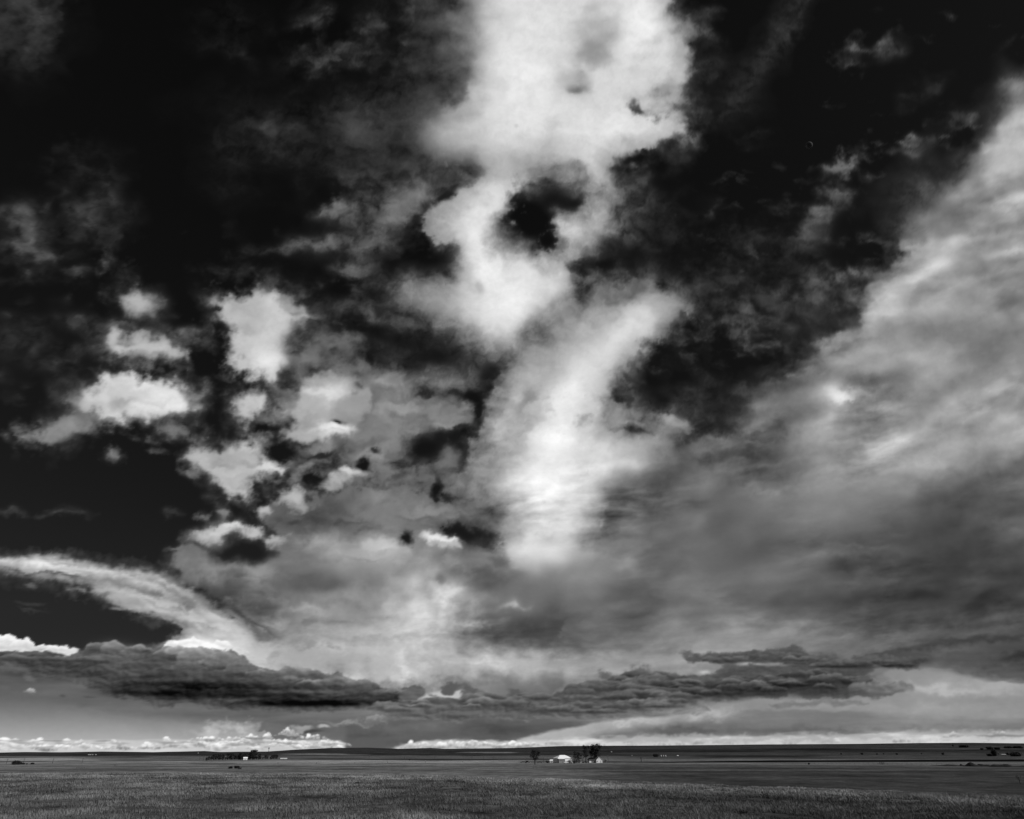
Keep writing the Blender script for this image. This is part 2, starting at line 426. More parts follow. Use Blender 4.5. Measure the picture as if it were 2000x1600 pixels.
    gauze([(380,1060),(900,940),(1000,1080),(900,1350),(500,1350),(420,1200)], .28, .5, .12, tn='wisp2')
    texture_([(340,1100),(560,1040),(900,1020),(1000,1100),(1000,1400),(520,1400),(440,1200)], .06, 'strk', soft=60)
    # middle mass: light and shade
    dodge(625, 1010, 95, 38, -.15); dodge(560, 1150, 150, 45, -.08); dodge(760, 1000, 70, 40, .08); dodge(790, 820, 90, 25, -.05)
    dodge(700, 870, 90, 50, -.06); dodge(430, 1170, 60, 30, -.12, rot=-30); dodge(500, 1180, 60, 22, -.10, rot=-25)
    dodge(430, 1110, 60, 18, .18, rot=-5, rough=20); dodge(700, 1085, 80, 20, .18); dodge(748, 1068, 34, 26, .28); dodge(640, 1060, 60, 12, .10)
    dodge(600, 1190, 40, 8, .16); dodge(535, 1222, 22, 6, .14); dodge(620, 1280, 60, 35, .14, rough=25)
    # gray neck between the clouds
    poly(T(700,500,[(-60,700),(100,640),(240,610),(330,700),(330,780),(560,790),(660,850),(660,910),(560,960),(400,1000),(290,1050),(260,1100),(120,1180),(-60,1150)]), .47, .9, soft=22, rough=14, dv=.06, depth=40, tex=.05)
    r = random.Random(12)
    for k in range(40):
        x = r.gauss(650, 130); y = r.gauss(870, 110)
        if not (420 < x < 940 and 640 < y < 1080): continue
        if x < 560 and y > 960: continue
        w_ = r.uniform(16, 44); v_ = r.choice([.34, .42, .5, .58, .66])
        blob(x, y, w_, w_*r.uniform(.45, .75), v_, r.uniform(.55, .9), rot=r.uniform(-20, 20), hard=.25, rough=17, edge=.3, dv=.06)
        blob(x-w_*.2, y+w_*.35, w_*.8, w_*.25, v_-.16, .5, hard=.1, rough=12)
    # small clouds of the middle left
    def sm(pts, val, dv=.12, soft=16, rough=14, edge=5, depth=40, a=1, tex=.05):
        poly(T(100,520,pts), max(val-.16, .3), a, soft=soft*1.4, rough=rough*1.25, edge=edge*1.5, depth=20, dv=dv+.17, tex=tex, halo=.45)
    blob(232, 572, 35, 30, .24, .8, hard=.1, rough=30, edge=.4); blob(240, 545, 25, 20, .16, .8, hard=.1, rough=25)
    blob(278, 598, 50, 30, .42, .9, hard=.2, rough=18, edge=.2); blob(276, 594, 36, 22, .70, .95, hard=.2, rough=12)
    blob(163, 628, 38, 20, .26, .8, hard=.1, rough=26, edge=.4); blob(166, 682, 40, 10, .32, .8, hard=.1, rough=20, edge=.4)
    blob(375, 655, 45, 20, .40, .9, rot=5, hard=.2, rough=18, edge=.3); blob(395, 675, 30, 16, .28, .8, hard=.1, rough=20, edge=.3); blob(250, 640, 30, 15, .35, .8, hard=.2)
    sm([(280,370),(340,335),(400,350),(420,410),(480,375),(600,365),(680,400),(720,460),(785,490),(760,520),(640,525),(560,540),(420,520),(300,490)], .58, .18, depth=22)
    sm([(-290,930),(-100,900),(40,840),(180,800),(250,700),(420,700),(500,860),(420,890),(280,900),(150,950),(40,1010),(-60,1015),(-150,980)], .38, .08, soft=20)
    sm([(30,700),(150,700),(250,655),(290,600),(480,570),(600,620),(720,625),(770,700),(835,745),(800,830),(690,850),(500,870),(380,870),(200,840),(60,760)], .60, .22, soft=18, edge=9)
    dodge(330, 790, 60, 22, .10); dodge(290, 745, 40, 18, .10); dodge(240, 790, 22, 12, -.18); dodge(160, 800, 50, 22, -.10)
    blob(328, 843, 42, 26, .46, .9, hard=.2, rough=18, edge=.35, tex=.1)
    sm([(860,165),(1000,150),(1130,150),(1230,95),(1330,140),(1410,220),(1500,290),(1450,345),(1370,345),(1340,430),(1350,520),(1310,600),(1200,650),(1060,610),(955,575),(1010,470),(1000,350),(930,310),(900,230)], .60, .16, soft=20, edge=8, depth=30)
    dodge(470, 600, 35, 22, -.10); dodge(525, 705, 34, 26, .15); dodge(500, 640, 50, 25, .04)
    blob(640, 685, 68, 42, .40, .9, rot=15, hard=.2, rough=26, edge=.2); blob(600, 690, 30, 20, .52, .6, hard=.1)
    sm([(980,715),(1060,715),(1150,685),(1215,720),(1190,820),(1150,885),(1060,925),(1005,850)], .55, .20, soft=16, edge=6, depth=22)
    blob(460, 755, 25, 20, .18, .7, hard=.1, rough=20)
    sm([(1360,700),(1420,640),(1500,600),(1620,585),(1780,620),(1825,720),(1800,830),(1720,900),(1640,990),(1400,1030),(1260,960),(1340,900),(1330,790)], .56, .08, soft=20, edge=6)
    dodge(640, 762, 42, 22, .28, rot=10); dodge(655, 838, 34, 14, .30); dodge(620, 855, 50, 22, .12); dodge(700, 780, 25, 40, -.04)
    blob(662, 840, 24, 9, .93, .95, hard=.4, rough=9); hole(660, 822, 11, 4, rough=6); hole(703, 752, 9, 6, .8, rough=8); blob(690, 765, 9, 5, .4, .7, hard=.4)
    sm([(715,1060),(790,1000),(880,950),(900,1025),(980,1000),(1080,960),(1220,965),(1235,1020),(1170,1060),(1290,1065),(1325,1130),(1210,1190),(1130,1200),(1170,1270),(1010,1325),(930,1260),(870,1180),(800,1130)], .56, .16, soft=12, edge=9, depth=24)
    dodge(525, 912, 24, 12, .16); dodge(450, 950, 30, 15, .06); blob(372, 927, 18, 10, .5, .9, hard=.2, rough=10); blob(219, 891, 24, 15, .46, .9, hard=.1, rough=16, edge=.3)
    blob(305, 885, 20, 9, .30, .8, hard=.1, rough=16, edge=.3); blob(130, 1002, 50, 9, .30, .8, hard=.1, rough=16, edge=.4); blob(20, 1002, 40, 8, .24, .8, hard=.1, rough=14)
    blob(338, 1001, 18, 10, .24, .8, hard=.1, rough=14, edge=.3)
    # gaps in the middle mass
    hole(548, 880, 32, 17, rough=20); hole(628, 889, 34, 7, .9, rot=14, rough=12); hole(617, 936, 22, 17, rough=18); hole(712, 906, 12, 12, rough=14); hole(735, 880, 8, 4, .6, rot=35)
    hole(0,0,0,0, pts=T(700,500,[(290,1060),(400,1000),(560,985),(650,985),(635,1100),(580,1195),(530,1160),(600,1130),(560,1080),(480,1055),(430,1130),(390,1150),(300,1120)]), rough=10, soft=8)
    hole(852, 958, 9, 15, rough=9); hole(795, 1052, 10, 13, rough=12); hole(0,0,0,0, pts=[(412,1066),(440,1052),(480,1056),(505,1070),(530,1078),(500,1096),(475,1088),(440,1097),(418,1092)], rough=8, soft=6)
    hole(0,0,0,0, pts=[(858,1034),(880,1024),(935,1030),(990,1045),(985,1066),(950,1070),(900,1060)], rough=10, soft=6)
    blob(936, 1008, 44, 22, .22, .9, hard=.2, rough=22, edge=.5); hole(760, 605, 18, 12, rough=12)
    # bright puffs riding on it
    def puff(x, y, rx, ry, v, rot=0, e=.25): blob(x, y, rx, ry, v, .92, rot=rot, hard=.35, rough=13, edge=e, dv=.08)
    puff(645, 945, 28, 16, .56); puff(681, 923, 30, 13, .82, 5); puff(660, 940, 26, 12, .66); puff(572, 972, 30, 22, .66); puff(590, 990, 26, 14, .58)
    puff(512, 999, 20, 17, .66); puff(440, 1004, 20, 8, .5, -10); puff(396, 1008, 10, 14, .3); hole(415, 1012, 12, 6, .7, rough=8)
    sm([(750,1535),(830,1480),(940,1440),(1030,1425),(1080,1470),(980,1530),(890,1565),(820,1540)], .66, .16, soft=8, rough=8, depth=14)
    puff(492, 1038, 22, 14, .68, -15); puff(536, 1058, 26, 11, .62, -10); puff(345, 1074, 24, 5, .4)
    puff(860, 1054, 34, 13, .84, -8); puff(866, 1064, 28, 11, .66); puff(830, 1075, 34, 16, .45); puff(748, 1066, 30, 22, .74)
    # ---- the long white streak
    poly(T(700,500,[(1080,260),(1300,190),(1480,130),(1620,110),(1740,230),(1860,240),(1890,300),(1760,380),(1660,460),(1500,590),(1380,700),(1400,800),(1500,830),(1650,890),(1800,900),(1920,980),(1760,1010),(1760,1100),(1650,1230),(1400,1330),(1300,1700),(880,1760),(760,1700),(830,1450),(700,1380),(540,1340),(600,1180),(620,1060),(700,880),(730,760),(740,660),(840,560),(930,480),(1020,420),(1080,320)]),
         .48, .94, soft=40, rough=22, edge=14, depth=80, dv=.20, tex=.09, tn='fray')
    poly(T(700,500,[(1690,260),(1680,360),(1590,500),(1480,580),(1400,680),(1330,740),(1340,830),(1220,900),(1250,980),(1500,1000),(1640,1080),(1560,1230),(1420,1280),(1380,1420),(1290,1560),(1300,1750),(1080,1780),(820,1740),(800,1560),(850,1400),(700,1260),(780,1150),(900,1040),(960,900),(1000,740),(1100,600),(1300,400),(1460,290),(1600,230)]),
         .66, .96, soft=50, rough=18, depth=60, dv=.20, tex=.04, edge=7, tn='rip')
    poly([(1290,585),(1300,612),(1250,680),(1200,735),(1178,790),(1150,900),(1120,1000),(1040,1060),(1000,960),(1040,840),(1090,740),(1160,670),(1230,600)], .84, .6, soft=60, rough=12, depth=60, dv=.08)
    gauze([(880,860),(1000,720),(1180,560),(1300,600),(1180,900),(1100,1080),(960,1040)], .50, .4, .15, tn='fray', soft=50)
    poly(T(700,500,[(760,900),(860,700),(1000,600),(1040,640),(960,780),(900,900),(860,1000),(740,1040)]), .72, .7, soft=36, rough=14, tex=.08, tn='fine')
    dodge(1080, 880, 60, 110, .08, rot=-12); dodge(1240, 625, 36, 28, .02); dodge(1130, 720, 40, 60, .03, rot=-35)
    dodge(1000, 1010, 60, 40, -.08); dodge(1090, 1015, 80, 8, .06); dodge(940, 940, 60, 40, -.06); dodge(1250, 910, 45, 15, .16); dodge(1160, 870, 60, 12, .06)
    texture_([(900,830),(1300,830),(1260,960),(1160,1120),(900,1100)], .06, 'strk', soft=80)
    blob(1028, 785, 12, 34, .52, .7, rot=-30, hard=.1, rough=12); hole(1239, 843, 34, 9, .85, rot=-6, rough=14); blob(1148, 818, 16, 9, .45, .7, hard=.1)
    blob(1318, 824, 36, 11, .66, .95, rot=-14, hard=.2, rough=12, edge=.3); blob(1210, 812, 30, 14, .55, .8, hard=.2, rough=20, edge=.4)
    hole(962, 722, 17, 24, rough=16); hole(950, 758, 24, 7, .8, rough=12); hole(0,0,0,0, pts=[(905,772),(935,770),(952,790),(938,830),(926,815),(930,792)], rough=10, soft=6)
    # ---- flat grey clouds to the left of the white mass
    blob(765, 610, 130, 32, .33, .92, rot=-3, hard=.2, rough=22, tex=.05); hole(760, 603, 17, 12, .8, rough=12); blob(875, 742, 68, 24, .50, .95, hard=.25, rough=16, edge=.15)
    blob(780, 670, 130, 26, .15, .7, hard=.1, rough=35, edge=.4); blob(620, 600, 60, 30, .16, .7, hard=.1, rough=35, edge=.4)
    blob(795, 395, 62, 36, .50, .95, rot=35, hard=.25, rough=16); blob(760, 425, 36, 22, .58, .85, rot=10, hard=.1, rough=14); blob(740, 400, 60, 40, .34, .6, hard=.1)
    blob(655, 412, 46, 17, .48, .92, rot=8, hard=.2, rough=16, edge=.2); blob(700, 425, 60, 18, .36, .8, hard=.1, rough=18)
    blob(620, 478, 78, 14, .50, .92, rot=3, hard=.15, rough=16, edge=.2); blob(730, 470, 74, 32, .44, .92, hard=.2, rough=22, tex=.05); blob(540, 488, 60, 8, .24, .8, hard=.1, rough=12, edge=.3)
    blob(686, 526, 48, 22, .40, .92, hard=.25, rough=16, edge=.15); blob(600, 555, 34, 16, .20, .8, hard=.1, rough=22, edge=.4); blob(450, 525, 80, 22, .14, .8, hard=.1, rough=35, edge=.4); blob(780, 550, 60, 22, .34, .8, hard=.1, rough=22)
    # ---- the white mass, top centre
    poly([(905,-300),(1320,-300),(1311,0),(1323,45),(1347,66),(1344,115),(1358,140),(1333,168),(1344,196),(1336,224),(1348,245),(1344,277),(1295,280),(1246,298),(1204,312),(1194,332),
          (1214,367),(1218,395),(1187,418),(1220,450),(1183,458),(1166,490),(1130,505),(1113,525),(1122,550),(1113,584),(1071,615),(1036,647),(1001,682),(966,700),(938,686),(905,654),
          (857,633),(822,615),(784,597),(768,573),(798,552),(840,538),(882,534),(888,514),(886,490),(847,469),(822,444),(829,413),(864,392),(905,362),(940,340),(920,318),(882,318),(836,300),(822,259),(850,224),(905,205),(922,140),(920,0)],
         .66, .98, soft=36, rough=16, edge=9, depth=55, dv=.19, tex=.02)
    blob(910, 0, 60, 180, .62, .55, hard=.1); blob(880, 250, 60, 50, .55, .5, hard=.1, rough=30)
    dodge(1020, 130, 60, 130, .10); dodge(1250, 50, 50, 60, .12); dodge(1180, 250, 80, 30, .08); dodge(945, 500, 35, 60, .13); dodge(1000, 590, 60, 55, .12); dodge(930, 430, 30, 60, .04, rot=-25)
    dodge(880, 300, 60, 22, -.12); dodge(1020, 320, 90, 35, -.16); dodge(830, 590, 60, 40, -.22); dodge(880, 560, 30, 30, -.12); dodge(850, 430, 36, 36, -.14); dodge(1060, 340, 60, 25, -.12)
    dodge(1060, 280, 25, 14, -.06); dodge(860, 640, 50, 14, -.10); dodge(1100, 450, 40, 24, .02); dodge(1290, 265, 50, 14, .03)
    gauze([(930,-100),(1330,-100),(1330,280),(1180,330),(1100,560),(980,690),(840,600),(830,420),(840,280),(930,200)], .62, .5, .02, tn='wisp3', soft=40)
    gauze([(930,-100),(1330,-100),(1330,280),(1180,330),(1100,560),(980,690),(840,600),(830,420),(840,280),(930,200)], .62, .3, .25, tn='fray', soft=30)
    blob(1168, 70, 46, 66, .52, .85, rot=-25, hard=.1, rough=22, tex=.08, tn='fine'); blob(1150, 110, 36, 34, .55, .6, rot=-25, hard=.1, rough=20); blob(1125, 160, 30, 26, .50, .8, rot=-35, hard=.1, rough=18); blob(1119, 176, 15, 8, .28, .8, hard=.1, rough=8)
    blob(1248, 212, 26, 13, .16, .92, rot=-15, hard=.1, rough=16, edge=.4); blob(1295, 205, 48, 20, .46, .75, hard=.1, rough=24, edge=.4); blob(1340, 215, 36, 22, .22, .7, hard=.1, rough=24, edge=.5); dodge(1300, 175, 25, 14, -.12)
    blob(1010, 247, 6, 4, .7, .6, hard=.2, rough=5)
    hole(0,0,0,0, pts=T(700,0,[(890,1060),(960,1080),(1040,1000),(1150,990),(1290,1060),(1250,1180),(1100,1190),(1050,1280),(1130,1370),(1020,1425),(920,1360),(800,1350),(795,1260),(860,1180)]), rough=20, soft=30, edge=.7)
    blob(1085, 340, 55, 20, .46, .7, hard=.1, rough=20); blob(1120, 370, 20, 14, .34, .7, hard=.1, rough=14, edge=.5); blob(1035, 378, 20, 14, .34, .7, hard=.1, rough=14, edge=.5)
    blob(990, 455, 20, 10, .38, .6, hard=.1, rough=12, edge=.6)
    hole(1240, 312, 26, 10, .95, rot=15, rough=14); hole(1172, 520, 20, 16, .8, rough=20, edge=.4); hole(848, 508, 34, 26, .95, rough=18); hole(873, 380, 26, 7, .92, rot=32, rough=9); hole(833, 405, 12, 8, .8, rot=40, rough=8); hole(812, 428, 8, 7, .6, rough=6); hole(876, 322, 10, 5, .6, rough=6)
    blob(1368, 42, 32, 34, .42, .85, rot=30, hard=.1, rough=22, edge=.5); blob(1345, 66, 24, 24, .6, .6, hard=.1, rough=15); blob(1378, 95, 34, 26, .14, .8, hard=.1, rough=30, edge=.5); blob(1365, 148, 30, 10, .3, .7, rot=-15, hard=.1, rough=20, edge=.5); blob(1375, 232, 24, 18, .22, .7, hard=.1, rough=22, edge=.5)
    blob(1232, 345, 30, 14, .4, .75, hard=.1, rough=22, edge=.5); blob(1232, 400, 30, 20, .3, .8, hard=.1, rough=24, edge=.6); blob(1260, 402, 14, 6, .4, .8, hard=.2, rough=10, edge=.4); blob(1225, 450, 36, 18, .28, .8, hard=.1, rough=24, edge=.6)
    blob(1160, 545, 50, 24, .34, .8, rot=-10, hard=.1, rough=28, edge=.7); blob(1215, 570, 60, 24, .4, .85, hard=.1, rough=28, edge=.6); blob(1260, 555, 40, 18, .34, .8, hard=.1, rough=26, edge=.5); blob(1330, 600, 40, 16, .4, .8, hard=.1, rough=26, edge=.5)
    blob(933, 565, 12, 16, .62, .7, rot=30, hard=.2, rough=10)
    right_sheet(); soften()
    texture_(allp_, .06, 'rip2', soft=60); texture_([(900,830),(1280,830),(1260,960),(1160,1120),(960,1100)], .07, 'rip2', soft=60)
    texture_([(340,1080),(560,980),(900,960),(1100,1000),(1100,1400),(480,1400)], .055, 'rip2', soft=60)
    texture_([(-300,-300),(2300,-300),(2300,900),(1000,1000),(-300,1000)], .035, 'fray', soft=60); texture_([(-300,-300),(2300,-300),(2300,900),(1000,1000),(-300,1000)], .04, 'wisp3', soft=60)
    # small heaps and scraps that keep their form
    for x, y, rx, ry, v, ro, a in [(645,945,28,15,.62,0,.85),(681,923,30,12,.80,6,.9),(662,938,24,10,.64,0,.7),(572,972,28,20,.68,0,.8),(592,990,26,12,.56,0,.7),(512,999,19,16,.68,0,.85),(430,1040,44,13,.76,8,.9),(460,1030,24,8,.84,15,.8),(492,1038,22,13,.72,-15,.85),(536,1058,28,10,.64,-10,.8),
                                   (395,1003,20,6,.44,10,.7),(860,1052,34,12,.86,-8,.9),(872,1064,26,9,.66,0,.7),(748,1066,28,20,.70,0,.7),(720,1085,60,10,.60,0,.5),(610,700,44,22,.44,20,.7),(660,670,46,24,.40,-10,.7),(690,720,40,22,.46,0,.7),(640,745,60,18,.60,0,.7),(600,800,36,30,.66,0,.7),(640,765,40,18,.80,8,.7),(690,800,44,30,.56,0,.7),
                                   (720,850,50,20,.46,0,.7),(590,850,40,14,.62,0,.7),(560,900,18,8,.42,0,.7),(655,838,30,9,.88,0,.9),(850,810,70,18,.48,5,.6),(790,800,30,16,.56,0,.6),(905,795,24,14,.50,0,.6),(770,780,20,8,.40,0,.6),(525,912,26,12,.80,10,.8),(490,895,30,14,.66,0,.7),(470,940,28,14,.66,0,.7),(430,900,30,14,.60,-10,.7),
                                   (275,592,34,22,.66,0,.8),(250,660,46,14,.68,0,.7),(310,680,50,14,.70,-8,.7),(320,770,50,22,.84,0,.6),(250,770,44,18,.70,0,.5),(380,775,20,14,.6,0,.5),(480,620,50,30,.62,0,.4),(575,600,26,14,.6,0,.5),(875,900,26,26,.40,0,.7),(760,930,70,20,.46,0,.5),(830,1000,60,14,.56,0,.5),(700,1010,60,14,.46,0,.4)]:
        blob(x, y, rx, ry, v, a, rot=ro, hard=.22, rough=17, edge=.3, dv=.05)
        dodge(x-rx*.1, y+ry*.75, rx*.8, ry*.35, -.07)
    for x, y, rx, ry, a in [(548,880,22,12,.9),(617,936,17,12,.9),(712,908,11,10,.9),(852,958,8,12,.9),(795,1052,9,11,.9),(662,822,10,3,.9),(735,882,9,5,.7),(590,870,20,6,.6)]:
        hole(x, y, rx, ry, a, rough=14)
    dodge(820, 1170, 90, 90, .06, rough=40); dodge(620, 1110, 160, 20, .05)
    dodge(760, 1240, 230, 90, .11, rough=40); dodge(1950, 1150, 320, 110, -.07, rough=40); dodge(680, 1180, 120, 40, .05, rough=30)
    low()

allp_ = [(2300,60),(1950,200),(1700,540),(1480,790),(1250,880),(1100,1100),(1000,1400),(2300,1400)]

def right_sheet():
    d = dodge
    # broad light and dark of the sheet
    d(1700, 700, 160, 90, .10, rot=35); d(1880, 560, 160, 110, .14, rot=40); d(1990, 280, 110, 120, .14, rot=50); d(2050, 100, 200, 150, .1); d(1250, 980, 130, 70, -.13, rot=35); d(1150, 1200, 220, 70, -.08)
    d(1000, 1240, 110, 32, -.12); d(1450, 1060, 200, 90, -.05); d(1300, 930, 90, 40, -.10, rot=30); d(1850, 1080, 260, 80, -.14); d(1950, 1180, 200, 60, -.13); d(1700, 880, 200, 60, .04, rot=15)
    d(1900, 870, 180, 50, .12, rot=18); d(2050, 760, 150, 70, .12, rot=20); d(2100, 900, 80, 50, .1); d(1700, 1210, 150, 40, -.10); d(1560, 1160, 200, 25, -.05); d(1480, 1240, 150, 28, .10); d(1380, 1280, 120, 26, .13)
    d(1100, 1300, 220, 26, .16); d(950, 1290, 150, 26, .12); d(1440, 900, 120, 30, -.04, rot=20); d(1500, 800, 60, 25, .02, rot=35); d(1560, 700, 30, 30, -.10)
    allp = [(2300,60),(1950,200),(1700,540),(1480,790),(1250,860),(1100,1150),(1000,1400),(2300,1400)]
    texture_(allp, .13, 'fan', soft=60); texture_([(2300,60),(1950,200),(1700,520),(1480,780),(1300,860),(1500,960),(1900,880),(2300,760)], .20, 'rip', soft=90)
    texture_([(2300,60),(1950,200),(1700,520),(1480,780),(1300,860),(1500,960),(1900,880),(2300,760)], .025, 'fray', soft=90)
    texture_([(1300,1000),(2300,900),(2300,1400),(1000,1400)], .035, 'strk', soft=160); texture_([(1000,950),(2300,800),(2300,1300),(1000,1300)], .05, 'rip', soft=160)
    for x, y, rx, ry, am, ro in [(1640,768,46,13,.30,0),(1730,600,44,24,.26,40),(1830,512,46,18,.22,10),(1880,465,40,12,.14,20),(1980,300,60,28,.14,40),(1660,660,50,10,.14,10),(1690,620,40,14,.18,35),
                              (1560,840,40,7,.14,15),(1480,865,30,5,.12,5),(1790,545,30,10,.14,20),(1960,495,50,9,.12,15),(1900,600,40,10,.10,15),(1740,690,60,7,.10,5),(1620,720,60,8,.12,10),(1700,740,60,10,-.10,10),
                              (1850,640,70,14,-.10,20),(1780,440,60,20,-.05,35),(1960,400,60,10,.10,20),(1500,960,60,6,.10,5),(1460,950,50,6,.08,10),(1370,1010,30,10,.14,40),(1390,1060,20,6,.1,30),(1620,1085,120,5,.07,0),
                              (1720,1070,90,5,.08,-5),(1530,1150,80,4,.08,3),(1400,1110,70,10,-.05,0),(1650,1110,110,10,-.06,0),(1880,900,60,6,.1,12),(1980,850,50,8,.1,20),(1220,1105,26,7,.18,-8),(1160,1085,30,8,.1,0),
                              (1000,1183,22,7,.26,8),(1010,1180,14,4,.2,0),(926,1218,26,9,.22,5),(895,1155,24,8,.2,0),(1130,1135,20,4,.1,0),(1750,1160,120,14,-.05,6),(1900,1040,80,10,-.05,0)]:
        d(x, y, rx, ry, am, ro, rough=16)
    blob(1845, 428, 16, 4, .42, .5, rot=20, hard=.1, rough=10)
    for x, y, rx, ry, v, ro, a in [(1812,498,60,26,.74,18,.8),(1737,585,66,30,.76,48,.85),(1640,662,50,16,.66,15,.7),(1690,692,46,9,.74,4,.7),(1637,768,50,14,.90,-3,.85),(1700,640,30,14,.74,30,.6),(1985,285,100,46,.72,50,.8),(2000,180,60,50,.66,45,.6),
                                   (1940,466,60,12,.66,18,.6),(1880,900,120,14,.60,18,.6),(1980,840,70,18,.66,22,.6),(1480,830,44,8,.62,30,.6),(1560,735,36,6,.6,20,.5),(1590,800,40,10,.56,10,.5),(1720,760,50,10,.6,10,.5),(1850,640,70,12,.58,25,.5),(1950,720,60,20,.62,30,.5),(1890,590,50,10,.64,15,.5),(1960,560,50,14,.6,25,.5),(1760,690,40,7,.62,10,.5)]:
        blob(x, y, rx, ry, v, a, rot=ro, hard=.1, rough=24, edge=.35)
    # glow where the sheet thins
    d(825, 1185, 80, 75, .16, rough=45); d(800, 1265, 110, 60, .12, rough=45); d(840, 1170, 40, 50, .08, rough=30); d(760, 1320, 110, 25, .18); d(700, 1250, 80, 40, .08); d(870, 1170, 14, 10, .16)
    d(1040, 1080, 60, 30, .10); blob(1030, 1105, 30, 10, .72, .6, hard=.1, rough=14)
    blob(862, 1131, 9, 10, .27, .7, hard=.2, rough=8); blob(975, 1092, 22, 14, .30, .7, hard=.1, rough=14)
    d(940, 1130, 60, 22, -.10)

def low():
    d = dodge
    # ---- streaked band to the left
    poly([(-300,1060),(0,1087),(90,1080),(150,1088),(230,1106),(310,1112),(350,1130),(430,1190),(500,1235),(560,1300),(470,1310),(360,1285),(335,1250),(362,1237),
          (340,1217),(290,1205),(240,1190),(205,1172),(180,1158),(110,1150),(190,1148),(140,1140),(60,1132),(0,1118),(-300,1110)],
         .50, .97, soft=12, rough=16, kind='l', edge=8, depth=20, dv=.16, tex=.12, tn='strk')
    gauze([(180,1100),(330,1110),(520,1230),(620,1300),(520,1310),(400,1230)], .46, .8, -.2, soft=30, tn='wisp2', rough=10)
    for x, y, rx, ry, v, ro, a in [(520,1262,110,22,.62,-30,.7),(600,1285,110,30,.66,-12,.7),(700,1296,120,28,.66,0,.6),(790,1290,90,40,.74,0,.6),(560,1225,80,14,.54,-22,.5),(450,1195,70,10,.60,-25,.6),(640,1250,90,12,.56,-5,.5),(880,1310,110,18,.66,0,.6),(700,1180,60,8,.56,0,.4),(730,1215,70,10,.56,0,.4)]:
        blob(x, y, rx, ry, v, a, rot=ro, hard=.05, rough=26)
    d(330, 1130, 70, 14, -.10, -15); d(150, 1115, 90, 10, .10, -8); d(420, 1230, 70, 22, .14, -25); d(470, 1275, 60, 22, .2, -20); d(300, 1170, 60, 10, .10, -15); d(260, 1150, 70, 6, -.14, -10); d(30, 1095, 60, 8, .1)
    r = random.Random(77)
    mid = ([-300,0,150,300,400,500], [1085,1102,1115,1150,1200,1265])
    for k in range(60):
        x = r.uniform(-280, 500); t = (x+300)/800
        y = float(np.interp(x, *mid))+r.uniform(-14, 14)*(1+max(0, x-100)/140)
        sl_ = -math.degrees(math.atan2(float(np.interp(x+30, *mid))-float(np.interp(x-30, *mid)), 60))
        d(x, y, r.uniform(30, 80), r.uniform(3, 7), r.choice([-.13, -.09, .10, .12]), sl_, rough=10)
    blob(62, 1142, 14, 5, .42, .8, hard=.2, rough=8); blob(230, 1188, 16, 3.5, .5, .9, hard=.2, rough=5); blob(60, 1178, 30, 5, .25, .7, hard=.1, rough=8); blob(70, 1192, 26, 4, .25, .7, hard=.1)
    blob(470, 1275, 70, 35, .82, .75, rot=-25, hard=.1, rough=14); blob(410, 1268, 60, 22, .93, .9, rot=-12, hard=.25, rough=8)
    blob(590, 1290, 60, 26, .66, .6, hard=.1, rough=20)
    # white heaps behind the dark bank
    def L(pts, val, **k):
        kw = dict(soft=6, rough=9, kind='s', edge=3, depth=12, tex=.03, tn='relief', smooth=1); kw.update(k)
        poly(T(0,1040,pts), val, **kw)
    L([(-300,540),(0,572),(55,615),(110,592),(165,605),(195,655),(290,645),(370,628),(430,655),(430,700),(290,720),(-300,720)], .95, tex=.06)
    L([(920,650),(930,600),(1000,590),(1100,600),(1250,630),(1300,700),(1300,790),(950,740)], .90, tex=.1)
    blob(500, 1268, 80, 26, .74, .7, rot=-25, hard=.05, rough=20)
    blob(330, 1262, 40, 10, .80, .5, hard=.1, rough=12)
    for x, y, w_, h_ in [(-60,1262,90,26),(8,1266,60,30),(45,1266,46,20),(80,1268,40,12),(120,1272,60,12),(350,1268,60,20),(385,1266,60,26),(425,1274,60,26),(460,1286,60,24),(495,1296,50,16)]:
        lump(x, y, w_, h_, .99-.22*sstep(400, 490, x), .82-.12*sstep(400, 490, x), int(x)+900, soft=3, rough=7, base=.9)
    # ---- veil under the bank
    s = sl(-300, 1100, 1290, 1470)
    poly([(-300,1290),(200,1335),(500,1380),(760,1375),(1060,1380),(1060,1480),(690,1480),(660,1445),(560,1410),(380,1412),(250,1395),(100,1370),(-300,1330)], .38, .75, soft=26, rough=10, kind='l', tex=.06, tn='strk')
    poly([(300,1375),(700,1380),(1040,1385),(1040,1440),(700,1440),(600,1415),(450,1405)], .42, .8, soft=14, rough=8, kind='l', tex=.08, tn='strk')
    # ---- dark bank, left
    L([(-400,650),(0,672),(120,668),(220,690),(300,700),(440,665),(545,655),(560,630),(620,603),(670,618),(690,645),(760,630),(820,650),(870,650),(920,665),(1010,690),(1100,640),(1180,650),(1280,660),(1350,705),(1450,745),(1530,760),(1650,775),(1750,762),(1900,790),(2000,825),(2150,880),
       (2330,860),(2370,890),(2330,935),(2150,950),(2050,985),(1700,1000),(1400,992),(1250,975),(1050,965),(900,975),(750,950),(600,905),(500,870),(350,815),(130,800),(0,745),(-400,720)], .36, dv=-.08, depth=22, tex=.05)
    bt = [(620,640,90,35,.16),(760,650,70,22,.22),(1000,700,60,30,.12),(1100,670,100,40,.34),(1220,700,110,40,.26),(700,730,90,50,.10),(980,760,200,40,.05),(1320,770,200,50,.06),(1500,800,120,40,.06),(1700,800,120,40,.10),(1900,820,120,30,.16),
          (2100,900,120,25,.10),(2300,900,60,25,.06),(400,760,260,30,-.02),(200,740,200,30,-.04),(100,690,100,14,.06)]
    for x, y, rx, ry, am in bt: d(x*.35, 1040+y*.35, rx*.35, ry*.35, am, rough=8, kind='l')
